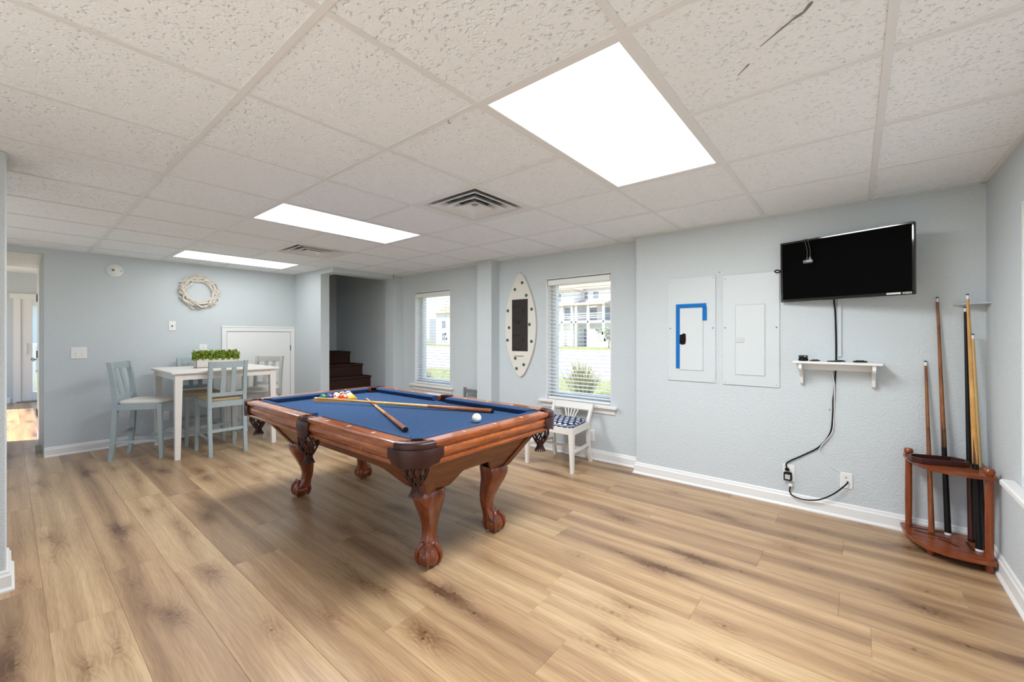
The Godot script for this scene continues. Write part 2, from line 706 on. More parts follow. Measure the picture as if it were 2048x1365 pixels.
func build_floor() -> void:
	var fl := setting("floor", "light oak plank floor")
	var sub := MB.new()
	sub.span(Vector3(-12.4, -0.15, -4.1), Vector3(0.9, -0.0085, 1.1))
	put(fl, "subfloor", sub, M.concrete)
	var w := 0.2245
	# board ends seen in the photograph, by row
	var known := {0: -4.11, 1: -3.03, 3: -2.61, 6: -1.135, 10: -0.056, 11: -0.41, 13: -0.053, 14: -0.41}
	var k := 0
	for row in range(-5, 17):
		var z1 := -0.11 - w * row
		var z0 := z1 - w
		var start: float = known.get(row, -4.0 + fposmod(row * 0.617, 1.5))
		var lo := -12.2 if row >= -5 and row <= 6 else X_BACK - 0.02
		while start > lo:
			start -= 1.5
		var x := start
		while x < X_END:
			var a := maxf(x, lo)
			var b := minf(x + 1.5, X_END + 0.01)
			if b - a > 0.03:
				k += 1
				put(fl, "plank", plank_mesh(a, b, maxf(z0, -3.80), minf(z1, Z_NEAR + 0.02), k), M["plank%d" % posmod(k * 7 + row * 3 + (k * k) % 5, 6)])
			x += 1.5


# face of a mineral-fibre tile, one unit square facing down, with fissures and pinholes sunk into it
func tile_mesh(seed_: int, dir_spread: float, fissures: int, longest: int) -> ArrayMesh:
	var N := 240
	var r := RandomNumberGenerator.new()
	r.seed = seed_
	var hgt := PackedFloat32Array()
	hgt.resize((N + 1) * (N + 1))
	for i in hgt.size():
		hgt[i] = r.randf() * 0.00025
	for i in 1500:
		hgt[r.randi_range(1, N - 1) * (N + 1) + r.randi_range(1, N - 1)] = r.randf_range(0.0012, 0.0025)
	for i in fissures:
		var p := Vector2(r.randf() * N, r.randf() * N)
		var a := r.randf_range(-dir_spread, dir_spread)
		var deep := r.randf_range(0.003, 0.008)
		var wide := r.randf() < 0.22
		for s in r.randi_range(2, longest):
			p += Vector2(cos(a), sin(a)) * 0.8
			a += r.randf_range(-0.45, 0.45)
			var x := clampi(int(p.x), 1, N - 1)
			var y := clampi(int(p.y), 1, N - 1)
			hgt[y * (N + 1) + x] = maxf(hgt[y * (N + 1) + x], deep)
			if wide and y < N - 1:
				hgt[(y + 1) * (N + 1) + x] = maxf(hgt[(y + 1) * (N + 1) + x], deep)
	var b := MB.new()
	var W := N + 1
	b.v.resize(W * W)
	b.n.resize(W * W)
	b.t.resize(W * W)
	b.c.resize(W * W)
	b.c.fill(Color.WHITE)
	var step := GRID / N
	for y in W:
		for x in W:
			var k := y * W + x
			b.v[k] = Vector3(float(x) / N - 0.5, hgt[k], float(y) / N - 0.5)
			var dx := (hgt[y * W + mini(x + 1, N)] - hgt[y * W + maxi(x - 1, 0)]) / (2 * step)
			var dy := (hgt[mini(y + 1, N) * W + x] - hgt[maxi(y - 1, 0) * W + x]) / (2 * step)
			b.n[k] = Vector3(dx, -1, dy).normalized()
			b.t[k] = Vector2(float(x) / N, float(y) / N)
	var id := PackedInt32Array()
	id.resize(N * N * 6)
	var q := 0
	for y in N:
		for x in N:
			var k := y * W + x
			# seen from below, clockwise
			id[q] = k
			id[q + 1] = k + W
			id[q + 2] = k + 1
			id[q + 3] = k + 1
			id[q + 4] = k + W
			id[q + 5] = k + W + 1
			q += 6
	b.ix = id
	return b.done()


func build_ceiling() -> void:
	var faces := [tile_mesh(90, 0.35, 760, 9), tile_mesh(91, PI, 700, 5)]
	var ce := setting("ceiling", "white dropped ceiling of fissured tiles")
	var slab := MB.new()
	slab.span(Vector3(X_BACK - 0.1, CEIL + 0.2, Z_STAIR), Vector3(X_END + 0.25, CEIL + 0.45, Z_NEAR + 0.2))
	slab.span(Vector3(X_STAIR - 0.01, CEIL + 0.2, -4.1), Vector3(X_END + 0.25, CEIL + 0.45, Z_STAIR))
	put(ce, "slab", slab, M.white_wall)
	var k := 0
	var taken := {}
	for l in TROFFERS:
		taken[Vector2i(l[0], l[1])] = true
		taken[Vector2i(l[0], l[1] + 1)] = true
	for l in VENTS:
		taken[Vector2i(l[0], l[1])] = true
	var e := 0.0085
	for i in range(-9, 3):
		for j in range(-3, 6):
			if taken.has(Vector2i(i, j)):
				continue
			var x0 := maxf(GX + i * GRID + e, X_BACK)
			var x1 := minf(GX + (i + 1) * GRID - e, X_END)
			var z1 := minf(GZ - j * GRID - e, Z_NEAR)
			var z0 := maxf(GZ - (j + 1) * GRID + e, Z_WIN)
			if (x0 + x1) * 0.5 < X_STAIR:
				z0 = maxf(z0, Z_STAIR)
			if x1 - x0 < 0.02 or z1 - z0 < 0.02:
				continue
			k += 1
			var r := RandomNumberGenerator.new()
			r.seed = 500 + k
			var turn := r.randi() % 4
			var o := put(ce, "tile", faces[posmod(i * 3 + j * 5 + posmod(i * j, 3), 2)], M.tile)
			o.position = Vector3((x0 + x1) / 2, CEIL + 0.004 + r.randf() * 0.0015, (z0 + z1) / 2)
			o.scale = Vector3((x1 - x0) * (-1.0 if turn & 1 else 1.0), 1, (z1 - z0) * (-1.0 if (turn & 1) else 1.0))
	# metal grid
	var tw := 0.012
	for i in range(-8, 3):
		var x := GX + i * GRID
		var zlo := Z_WIN if x > X_STAIR else Z_STAIR
		var b := MB.new()
		b.bspan(Vector3(x - tw, CEIL, zlo), Vector3(x + tw, CEIL + 0.006, Z_NEAR), 0.001)
		put(ce, "cross_tee", b, M.tee)
	for j in range(-2, 6):
		var z := GZ - j * GRID
		var xlo := X_BACK if z > Z_STAIR else X_STAIR
		var b := MB.new()
		# the long runners stop at the light panels
		var cuts := [xlo]
		if j == 2:
			for l in [[-8, 1], [-4, 1], [0, 1]]:
				cuts.append(GX + l[0] * GRID)
				cuts.append(GX + (l[0] + 1) * GRID)
		cuts.append(X_END)
		for s in range(0, cuts.size(), 2):
			b.bspan(Vector3(cuts[s], CEIL - 0.0008, z - tw), Vector3(cuts[s + 1], CEIL + 0.006, z + tw), 0.001)
		put(ce, "main_tee", b, M.tee)
	var an := MB.new()
	for q in [[X_BACK, Z_STAIR, X_BACK + 0.022, Z_NEAR], [X_END - 0.022, Z_TV, X_END, Z_NEAR], [-1.55, Z_TV, X_END, Z_TV + 0.022], [X_STAIR, Z_WIN, -1.55, Z_WIN + 0.022], [X_BACK, Z_NEAR - 0.022, X_END, Z_NEAR], [X_BACK, Z_STAIR, X_STAIR, Z_STAIR + 0.022], [X_STAIR, Z_WIN, X_STAIR + 0.022, Z_STAIR]]:
		an.span(Vector3(q[0], CEIL - 0.001, q[1]), Vector3(q[2], CEIL + 0.005, q[3]))
	put(ce, "wall_angle", an, M.tee)
	# grey scrape marks on one tile and a small hook on the grid
	var grime := mat(140, 138, 132, 0.9, 0.1)
	for line in [SCRAPE_A, SCRAPE_B]:
		var sm := MB.new()
		for i in line.size() - 1:
			var p: Array = line[i]
			var q: Array = line[i + 1]
			var A := Vector3(p[0], CEIL + 0.0026, p[1])
			var B := Vector3(q[0], CEIL + 0.0026, q[1])
			var sd := (B - A).cross(Vector3.UP).normalized()
			var wa: float = p[2]
			var wb: float = q[2]
			var up := Vector3(0, 0.002, 0)
			sm.hexa([A - sd * wa, A + sd * wa, B + sd * wb, B - sd * wb, A - sd * wa + up, A + sd * wa + up, B + sd * wb + up, B - sd * wb + up])
		put(ce, "scrape_mark", sm, grime)
	var hk := MB.new()
	hk.tube([Vector3(-1.305, CEIL + 0.002, -1.166), Vector3(-1.305, CEIL - 0.012, -1.166), Vector3(-1.297, CEIL - 0.020, -1.166), Vector3(-1.289, CEIL - 0.014, -1.166)], 0.002, 6)
	put(ce, "hook", hk, M.metal)


func build_troffers() -> void:
	var lens_m := mat(255, 255, 255, 0.5, 0.3)
	lens_m.emission_enabled = true
	lens_m.emission = Color(1.0, 0.995, 0.98)
	lens_m.emission_energy_multiplier = 1.5
	var names := ["large fluorescent ceiling panel nearest the camera, right above the pool table's end", "middle fluorescent ceiling panel, between the two square air vents", "fluorescent ceiling panel farthest away, close to the wall with the wreath"]
	for k in 3:
		var x0: float = GX + TROFFERS[k][0] * GRID
		var z1: float = GZ - TROFFERS[k][1] * GRID
		var o := thing("ceiling_light", names[k], "light", Vector3(x0 + GRID / 2, CEIL, z1 - GRID), 0.0, "fluorescent ceiling panels")
		var a := GRID / 2 - 0.010
		var c := GRID - 0.010
		var f := MB.new()
		var w := 0.022
		for s in [-1, 1]:
			f.bspan(Vector3(s * a, 0.0005, -c), Vector3(s * (a - w), 0.012, c), 0.002)
			f.bspan(Vector3(-a + w, 0.0005, s * c), Vector3(a - w, 0.012, s * (c - w)), 0.002)
		put(o, "frame", f, M.tee)
		var d := MB.new()
		d.span(Vector3(-a + w, 0.004, -c + w), Vector3(a - w, 0.007, c - w))
		put(o, "diffuser", d, lens_m, "glowing white diffuser")
		var h := MB.new()
		h.span(Vector3(-a, 0.012, -c), Vector3(a, 0.10, c))
		put(o, "housing", h, M.white)
		var l := AreaLight3D.new()
		l.name = "panel_light"
		o.add_child(l)
		l.position = Vector3(0, -0.004, 0)
		l.rotation.x = -PI / 2
		l.area_size = Vector2(2 * (a - w), 2 * (c - w))
		l.area_normalize_energy = true
		l.light_energy = [4.2, 3.6, 0.62][k]
		l.light_color = Color(0.965, 0.985, 1.0)
		l.area_range = 20.0
		l.shadow_enabled = true


func build_vents() -> void:
	var names := ["square white four-way air vent near the brightest ceiling panel", "square white air vent between the two far ceiling panels"]
	for k in 2:
		var x0: float = GX + VENTS[k][0] * GRID
		var z1: float = GZ - VENTS[k][1] * GRID
		var o := thing("air_vent", names[k], "vent", Vector3(x0 + GRID / 2, CEIL, z1 - GRID / 2), 0.0, "square ceiling vents")
		var a := GRID / 2 - 0.010
		var f := MB.new()
		# flat outer frame then flared sides up to the neck
		for q in [[a, 0.0, a - 0.035, 0.0], [a - 0.035, 0.0, a - 0.05, 0.03], [a - 0.05, 0.03, a - 0.055, 0.09]]:
			var A := [Vector3(-1, 0, -1), Vector3(1, 0, -1), Vector3(1, 0, 1), Vector3(-1, 0, 1)]
			for s in 4:
				var p: Vector3 = A[s]
				var p2: Vector3 = A[(s + 1) % 4]
				f.quad_out(p * q[0] + Vector3(0, q[1], 0), p2 * q[0] + Vector3(0, q[1], 0), p2 * q[2] + Vector3(0, q[3], 0), p * q[2] + Vector3(0, q[3], 0), Vector3(0, 4.0, 0) if q[1] == q[3] else (p + p2) * 2.0)
		put(o, "frame", f, M.tee)
		var duct := MB.new()
		var dw := a - 0.05
		for s in [-1, 1]:
			duct.span(Vector3(s * dw, 0.085, -dw), Vector3(s * (dw + 0.004), 0.195, dw))
			duct.span(Vector3(-dw, 0.085, s * dw), Vector3(dw, 0.195, s * (dw + 0.004)))
		duct.span(Vector3(-dw, 0.190, -dw), Vector3(dw, 0.195, dw))
		put(o, "duct", duct, mat(150, 150, 148, 0.6, 0.4, 0.4), "sheet metal duct")
		for ring in 3:
			var b := MB.new()
			var r1: float = [0.205, 0.145, 0.085][ring]
			var r0 := r1 - 0.042
			var y1: float = [0.001, -0.004, -0.009][ring]
			var y0 := y1 + 0.036
			var A := [Vector3(-1, 0, -1), Vector3(1, 0, -1), Vector3(1, 0, 1), Vector3(-1, 0, 1)]
			for s in 4:
				var p: Vector3 = A[s]
				var p2: Vector3 = A[(s + 1) % 4]
				var lo := [p * r1 + Vector3(0, y1, 0), p2 * r1 + Vector3(0, y1, 0), p2 * r0 + Vector3(0, y0, 0), p * r0 + Vector3(0, y0, 0)]
				var up := []
				for w in lo:
					up.append(w + Vector3(0, 0.004, 0))
				b.hexa(lo + up)
				var q1 := r1 + 0.009
				var lip := [p * q1 + Vector3(0, y1 - 0.001, 0), p2 * q1 + Vector3(0, y1 - 0.001, 0), p2 * r1 + Vector3(0, y1 - 0.001, 0), p * r1 + Vector3(0, y1 - 0.001, 0)]
				var lip2 := []
				for w in lip:
					lip2.append(w + Vector3(0, 0.005, 0))
				b.hexa(lip + lip2)
			put(o, "louver_ring", b, M.tee)
		var hub := MB.new()
		hub.lathe([Vector2(0.0, 0.008), Vector2(0.016, 0.008), Vector2(0.018, 0.02), Vector2(0.006, 0.06), Vector2(0.0, 0.06)], 12)
		put(o, "damper_knob", hub, M.metal)
		var brace := MB.new()
		for s in [-1, 1]:
			brace.box(Vector3(0, 0.06, 0), Vector3(0.42, 0.012, 0.004), Basis(Vector3.UP, s * PI / 4))
		put(o, "brace", brace, M.metal)


func baseboard(called: String, segs: Array) -> void:
	# profile: shoe moulding, flat board, rounded top
	var prof := [Vector2(0, 0), Vector2(-0.026, 0), Vector2(-0.026, 0.008), Vector2(-0.016, 0.02), Vector2(-0.0155, 0.074), Vector2(-0.010, 0.082), Vector2(-0.008, 0.094), Vector2(-0.004, 0.100), Vector2(0, 0.101)]
	var b := MB.new()
	for s in segs:
		b.moulding(prof, s[0], s[1], s[2], s[3], s[4])
	struct(called, b, M.white, "white moulded baseboard")


func build_walls() -> void:
	var top := CEIL + 0.2
	# far end wall (with the wreath), its passage opening at the left
	var b := MB.new()
	b.span(Vector3(X_BACK - 0.14, 0, Z_STAIR - 0.12), Vector3(X_BACK, top, -0.236))
	b.span(Vector3(X_BACK - 0.14, 2.098, -0.236), Vector3(X_BACK, top, 0.66))
	b.span(Vector3(X_BACK - 0.14, 0, 0.66), Vector3(X_BACK, top, Z_NEAR + 0.2))
	struct("wall_left", b, M.wall, "pale blue wall with the wreath")
	# short wall beside the stairs and the beam round its corner
	b = MB.new()
	b.span(Vector3(X_BACK - 0.3, 0, Z_STAIR - 0.12), Vector3(-5.60, 3.3, Z_STAIR))
	b.span(Vector3(-5.60, 2.09, Z_STAIR - 0.12), Vector3(X_STAIR, 3.3, Z_STAIR))
	b.span(Vector3(X_STAIR - 0.21, 2.09, -3.64), Vector3(X_STAIR, 3.3, Z_STAIR - 0.12))
	b.span(Vector3(X_STAIR - 0.21, 0, -4.0), Vector3(X_STAIR, 3.3, -3.63))
	struct("wall_stair", b, M.wall, "pale blue wall and beam framing the stairs")
	# stairwell
	b = MB.new()
	b.span(Vector3(-7.4, 0, -3.95), Vector3(X_STAIR - 0.21, 3.4, -3.70))
	b.span(Vector3(-7.4, 0, -3.70), Vector3(-7.08, 3.4, Z_STAIR - 0.12))
	b.span(Vector3(-7.4, 0, Z_STAIR - 0.12), Vector3(X_BACK - 0.3, 3.4, Z_STAIR + 0.02))
	b.span(Vector3(-7.4, 3.3, -3.95), Vector3(X_STAIR, 3.5, Z_STAIR + 0.02))
	struct("wall_stairwell", b, M.stair_wall, "grey wall of the dim stairwell")
	# window wall and the thicker part with the television
	b = MB.new()
	var wins := [[-4.965, -4.203], [-2.633, -1.854]]
	var y0 := 0.56
	var y1 := 1.882
	var zo := Z_WIN - 0.20
	b.span(Vector3(X_STAIR - 0.02, 0, zo), Vector3(wins[0][0], top, Z_WIN))
	b.span(Vector3(wins[0][1], 0, zo), Vector3(wins[1][0], top, Z_WIN))
	b.span(Vector3(wins[1][1], 0, zo), Vector3(-1.5, top, Z_WIN))
	for w in wins:
		b.span(Vector3(w[0], 0, zo), Vector3(w[1], y0 - 0.03, Z_WIN))
		b.span(Vector3(w[0], y1, zo), Vector3(w[1], top, Z_WIN))
	b.span(Vector3(-1.541, 0, zo), Vector3(X_END + 0.2, top, Z_TV))
	b.span(Vector3(-3.56, 0, Z_WIN - 0.01), Vector3(-3.325, top, -3.648))
	struct("wall_right", b, M.wall, "pale blue wall with windows and television")
	# wall on the right edge, with its own window
	b = MB.new()
	var xo := X_END + 0.2
	b.span(Vector3(X_END, 0, -4.0), Vector3(xo, top, -2.985))
	b.span(Vector3(X_END, 0, -2.985), Vector3(xo, 0.53, -1.385))
	b.span(Vector3(X_END, y1, -2.985), Vector3(xo, top, -1.385))
	b.span(Vector3(X_END, 0, -1.385), Vector3(xo, top, Z_NEAR + 0.2))
	struct("wall_end", b, M.wall, "pale blue wall at the right edge")
	# wall behind the camera and the stub wall at the left edge of the picture
	b = MB.new()
	b.span(Vector3(X_BACK - 0.14, 0, Z_NEAR), Vector3(-5.9, top, Z_NEAR + 0.2))
	b.span(Vector3(-5.9, 0, Z_NEAR), Vector3(-4.0, 0.53, Z_NEAR + 0.2))
	b.span(Vector3(-5.9, 1.882, Z_NEAR), Vector3(-4.0, top, Z_NEAR + 0.2))
	b.span(Vector3(-4.0, 0, Z_NEAR), Vector3(-2.2, top, Z_NEAR + 0.2))
	b.span(Vector3(0.35, 0, Z_NEAR), Vector3(xo, top, Z_NEAR + 0.2))
	b.span(Vector3(-2.2, 2.05, Z_NEAR), Vector3(0.35, top, Z_NEAR + 0.2))
	struct("wall_near", b, M.wall)
	b = MB.new()
	b.span(Vector3(-6.7, 2.3, Z_NEAR + 0.2), Vector3(-3.4, 2.42, Z_NEAR + 0.95))
	struct("trim_1", b, M.white, "white eave outside")
	# glazed patio doors behind the camera
	var pd := setting("door_4", "glazed patio doors behind the camera")
	b = MB.new()
	b.bspan(Vector3(-2.2, 1.98, Z_NEAR + 0.05), Vector3(0.35, 2.05, Z_NEAR + 0.15), 0.004)
	b.bspan(Vector3(-2.2, 0.0, Z_NEAR + 0.05), Vector3(0.35, 0.09, Z_NEAR + 0.15), 0.004)
	for q in [-2.165, -0.925, 0.315]:
		b.bspan(Vector3(q - 0.035, 0.09, Z_NEAR + 0.05), Vector3(q + 0.035, 1.98, Z_NEAR + 0.15), 0.004)
	put(pd, "sash", b, M.white)
	for q in [[-2.13, -0.96], [-0.89, 0.28]]:
		b = MB.new()
		b.span(Vector3(q[0], 0.09, Z_NEAR + 0.098), Vector3(q[1], 1.98, Z_NEAR + 0.102))
		put(pd, "pane", b, M.glass)
	b = MB.new()
	b.bspan(Vector3(-3.55, 0, 0.004), Vector3(-3.215, CEIL + 0.005, Z_NEAR), 0.006)
	struct("wall_stub", b, M.wall, "end of a pale wall at the left edge")
	# baseboards
	baseboard("baseboard_left", [[Vector3(X_BACK, 0, -0.236), Vector3(X_BACK, 0, -1.775), Vector3(-1, 0, 0), 0.0, 0.0]])
	baseboard("baseboard_right", [
		[Vector3(-1.541, 0, Z_TV), Vector3(X_END, 0, Z_TV), Vector3(0, 0, -1), 1.0, -1.0],
		[Vector3(-1.541, 0, Z_WIN), Vector3(-1.541, 0, Z_TV), Vector3(1, 0, 0), -1.0, 1.0],
		[Vector3(-3.325, 0, Z_WIN), Vector3(-1.541, 0, Z_WIN), Vector3(0, 0, -1), -1.0, -1.0],
		[Vector3(X_STAIR, 0, Z_WIN), Vector3(-3.56, 0, Z_WIN), Vector3(0, 0, -1), -1.0, -1.0],
		[Vector3(-3.56, 0, -3.648), Vector3(-3.325, 0, -3.648), Vector3(0, 0, -1), 1.0, 1.0],
		[Vector3(-3.325, 0, Z_WIN), Vector3(-3.325, 0, -3.648), Vector3(-1, 0, 0), -1.0, 1.0]])
	baseboard("baseboard_end", [[Vector3(X_END, 0, Z_TV), Vector3(X_END, 0, Z_NEAR), Vector3(1, 0, 0), -1.0, -1.0]])
	baseboard("baseboard_stub", [
		[Vector3(-3.215, 0, 0.004), Vector3(-3.215, 0, Z_NEAR), Vector3(-1, 0, 0), 1.0, 0.0],
		[Vector3(-3.55, 0, 0.004), Vector3(-3.215, 0, 0.004), Vector3(0, 0, 1), 1.0, 1.0]])
	baseboard("baseboard_stair", [[Vector3(X_BACK, 0, Z_STAIR), Vector3(-5.60, 0, Z_STAIR), Vector3(0, 0, -1), -1.0, 0.0]])
	# stairs
	var st := setting("stairs", "dark brown carpeted stairs")
	var steps := [[-5.49, 0.25], [-5.73, 0.435], [-5.97, 0.62], [-6.21, 0.80], [-6.60, 0.99]]
	for k in steps.size():
		var s: Array = steps[k]
		var m := MB.new()
		var lo: float = 0.0 if k == 0 else steps[k - 1][1]
		var back := -7.08
		m.span(Vector3(back, lo - 0.02 if k else 0.0, -3.70), Vector3(s[0] - 0.02, s[1] - 0.02, Z_STAIR - 0.12))
		# rounded nosing
		var ring := PackedVector2Array([Vector2(back, s[1] - 0.035), Vector2(s[0] - 0.012, s[1] - 0.035)])
		for q in 7:
			var a := -PI / 2 + PI * q / 6
			ring.append(Vector2(s[0] - 0.012 + cos(a) * 0.017, s[1] - 0.0175 + sin(a) * 0.0175))
		ring.append(Vector2(back, s[1]))
		m.prism(ring, -3.70, Z_STAIR - 0.12)
		put(st, "step", m, M.carpet)


func build_hall() -> void:
	# low passage with a knock-down ceiling, then a brighter room
	var b := MB.new()
	b.span(Vector3(-7.75, 0, -0.36), Vector3(X_BACK - 0.13, 2.5, -0.236))
	b.span(Vector3(-7.75, 0, 0.66), Vector3(X_BACK - 0.13, 2.5, 0.8))
	b.span(Vector3(-7.87, 0, -1.5), Vector3(-7.75, 2.6, -0.236))
	b.span(Vector3(-7.87, 0, 0.66), Vector3(-7.75, 2.6, 0.9))
	b.span(Vector3(-7.87, 2.098, -0.236), Vector3(-7.75, 2.6, 0.66))
	b.span(Vector3(-12.2, 0, -1.6), Vector3(-7.75, 2.6, -1.5))
	# wall on the far left has a wide garden window
	b.span(Vector3(-12.2, 0, 0.8), Vector3(-11.6, 2.6, 0.9))
	b.span(Vector3(-8.2, 0, 0.8), Vector3(-7.75, 2.6, 0.9))
	b.span(Vector3(-11.6, 2.1, 0.8), Vector3(-8.2, 2.6, 0.9))
	# end wall with the glass door
	b.span(Vector3(-12.25, 0, -0.11), Vector3(-12.13, 2.6, 0.9))
	b.span(Vector3(-12.25, 1.99, -1.6), Vector3(-12.13, 2.6, -0.11))
	b.span(Vector3(-12.25, 0, -1.6), Vector3(-12.13, 2.6, -1.3))
	struct("wall_hall", b, M.wall, "pale blue walls of the hall beyond")
	b = MB.new()
	b.span(Vector3(-7.75, 2.098, -0.236), Vector3(X_BACK - 0.14, 2.25, 0.66))
	struct("ceiling_passage", b, M.texture_ceiling, "glossy textured ceiling of the passage")
	b = MB.new()
	b.span(Vector3(-12.3, 2.44, -1.6), Vector3(-7.75, 2.65, 0.92))
	struct("ceiling_hall", b, M.white_wall, "white ceiling of the hall beyond")
	baseboard("baseboard_hall", [[Vector3(-12.13, 0, 0.8), Vector3(-12.13, 0, -0.03), Vector3(-1, 0, 0), 0.0, 0.0]])
	# glass door in the end wall
	var d := setting("door_1", "white framed glass door at the end of the hall")
	b = MB.new()
	for q in [[0.0, -0.11], [0.0, -1.30]]:
		b.bspan(Vector3(-12.13, 0, q[1] - 0.045), Vector3(-12.105, 1.95, q[1] + 0.045), 0.004)
	b.bspan(Vector3(-12.13, 1.95, -1.345), Vector3(-12.105, 2.05, -0.02), 0.004)
	put(d, "casing", b, M.white)
	b = MB.new()
	b.bspan(Vector3(-12.2, 0.02, -0.30), Vector3(-12.14, 1.95, -0.155), 0.004)
	b.bspan(Vector3(-12.2, 0.02, -1.25), Vector3(-12.14, 1.95, -1.13), 0.004)
	b.bspan(Vector3(-12.2, 0.02, -1.13), Vector3(-12.14, 0.17, -0.30), 0.004)
	b.bspan(Vector3(-12.2, 1.83, -1.13), Vector3(-12.14, 1.95, -0.30), 0.004)
	put(d, "sash", b, M.white)
	b = MB.new()
	b.span(Vector3(-12.172, 0.17, -1.13), Vector3(-12.168, 1.83, -0.30))
	put(d, "pane", b, M.glass)
	b = MB.new()
	b.tube([Vector3(-12.14, 1.10, -0.22), Vector3(-12.10, 1.08, -0.22), Vector3(-12.095, 1.0, -0.22), Vector3(-12.10, 0.92, -0.22), Vector3(-12.14, 0.90, -0.22)], 0.012, 8)
	put(d, "handle", b, M.plastic)
	b = MB.new()
	b.bspan(Vector3(-12.2, 0, -1.3), Vector3(-12.02, 0.02, -0.10), 0.004)
	put(d, "threshold", b, M.metal)
	# door folded back beyond the passage, hinges and knob showing
	d = setting("door_2", "open white door seen edge on")
	b = MB.new()
	b.bspan(Vector3(-8.62, 0.012, -0.30), Vector3(-7.885, 2.03, -0.262), 0.002)
	put(d, "leaf", b, M.white)
	b = MB.new()
	b.bspan(Vector3(-7.88, 0, -0.262), Vector3(-7.30, 2.09, -0.232), 0.003)
	put(d, "jamb", b, M.white)
	for y in [1.72, 1.02, 0.30]:
		b = MB.new()
		b.bspan(Vector3(-7.78, y - 0.045, -0.233), Vector3(-7.66, y + 0.045, -0.228), 0.001)
		b.tube([Vector3(-7.885, y - 0.045, -0.232), Vector3(-7.885, y + 0.045, -0.232)], 0.008, 8)
		put(d, "hinge", b, M.bronze)
	b = MB.new()
	b.lathe([Vector2(0.001, 0.0), Vector2(0.028, 0.0), Vector2(0.028, 0.008), Vector2(0.011, 0.012), Vector2(0.011, 0.03), Vector2(0.024, 0.04), Vector2(0.029, 0.055), Vector2(0.022, 0.068), Vector2(0.001, 0.072)], 16, Transform3D(Basis(Vector3.RIGHT, PI / 2), Vector3(-8.55, 0.93, -0.262)))
	put(d, "knob", b, M.metal)
	var ds := thing("door_stop", "small beige doorstop wedge on the floor by the open door", "doorstop", Vector3(-6.80, 0, -0.21))
	b = MB.new()
	b.hexa([Vector3(-0.05, 0, -0.022), Vector3(0.05, 0, -0.022), Vector3(0.05, 0, 0.022), Vector3(-0.05, 0, 0.022), Vector3(-0.05, 0.06, -0.022), Vector3(0.05, 0.012, -0.022), Vector3(0.05, 0.012, 0.022), Vector3(-0.05, 0.06, 0.022)])
	put(ds, "wedge", b, mat(190, 178, 158, 0.7))


func build_window(called: String, at: Vector3, turn: float, w: float, h: float, label: String) -> void:
	var o := setting(called, label)
	o.position = at
	o.rotation.y = turn
	var a := w / 2
	var b := MB.new()
	# white lining of the recess and the outer frame
	for s in [-1, 1]:
		b.span(Vector3(s * a, 0, -0.19), Vector3(s * (a - 0.008), h, -0.002))
		b.bspan(Vector3(s * (a - 0.008), 0, -0.17), Vector3(s * (a - 0.06), h, -0.10), 0.004)
	b.span(Vector3(-a, h - 0.008, -0.19), Vector3(a, h, -0.002))
	b.bspan(Vector3(-a + 0.06, h - 0.07, -0.17), Vector3(a - 0.06, h - 0.008, -0.10), 0.004)
	b.bspan(Vector3(-a + 0.06, 0, -0.17), Vector3(a - 0.06, 0.06, -0.10), 0.004)
	put(o, "window_frame", b, M.white)
	b = MB.new()
	b.span(Vector3(-a + 0.05, 0.05, -0.142), Vector3(a - 0.05, h - 0.06, -0.138))
	put(o, "pane", b, M.glass)
	b = MB.new()
	b.bspan(Vector3(-a - 0.075, -0.032, -0.0), Vector3(a + 0.075, 0.0, 0.055), 0.007)
	b.span(Vector3(-a, -0.03, -0.19), Vector3(a, 0.0, 0.0))
	put(o, "window_sill", b, M.white)
	b = MB.new()
	b.moulding([Vector2(0, -0.032), Vector2(-0.032, -0.032), Vector2(-0.030, -0.044), Vector2(-0.018, -0.058), Vector2(-0.014, -0.085), Vector2(0, -0.09)], Vector3(-a - 0.045, 0, 0), Vector3(a + 0.045, 0, 0), Vector3(0, 0, -1), 0.0, 0.0)
	put(o, "window_apron", b, M.white)


func build_blind(at: Vector3, turn: float, w: float, h: float, label: String) -> void:
	var o := thing("window_blind", label, "blind", at, turn, "white slat blinds")
	var a := w / 2 - 0.010
	var b := MB.new()
	b.bspan(Vector3(-a, h - 0.068, -0.060), Vector3(a, h - 0.012, -0.006), 0.004)
	put(o, "head_rail", b, M.slat)
	b = MB.new()
	b.bspan(Vector3(-a, 0.004, -0.058), Vector3(a, 0.026, -0.008), 0.004)
	put(o, "bottom_rail", b, M.slat)
	b = MB.new()
	b.bbox(Vector3.ZERO, Vector3(2 * a, 0.0028, 0.049), 0.001)
	var sm := b.done()
	var y := 0.052
	while y < h - 0.075:
		var s := put(o, "slat", sm, M.slat)
		s.position = Vector3(0, y, -0.033)
		s.rotation.x = 0.06
		y += 0.0396
	for x in [-a * 0.62, a * 0.62]:
		for z in [-0.008, -0.058]:
			b = MB.new()
			b.tube([Vector3(x, 0.02, z), Vector3(x, h - 0.05, z)], 0.0009, 5)
			put(o, "ladder_cord", b, M.slat)
	for k in 2:
		b = MB.new()
		var x := a - 0.075 + 0.022 * k
		var low := h * (0.56 - 0.05 * k)
		b.tube([Vector3(x, low, 0.001), Vector3(x, h - 0.06, 0.001)], 0.001, 5)
		var c := put(o, "pull_cord", b, M.slat)
		b = MB.new()
		b.lathe([Vector2(0.001, 0.0), Vector2(0.009, 0.002), Vector2(0.008, 0.02), Vector2(0.003, 0.036), Vector2(0.001, 0.036)], 10, Transform3D(Basis(), Vector3(x, low - 0.034, 0.001)))
		put(c, "tassel", b, mat(58, 50, 44, 0.5))


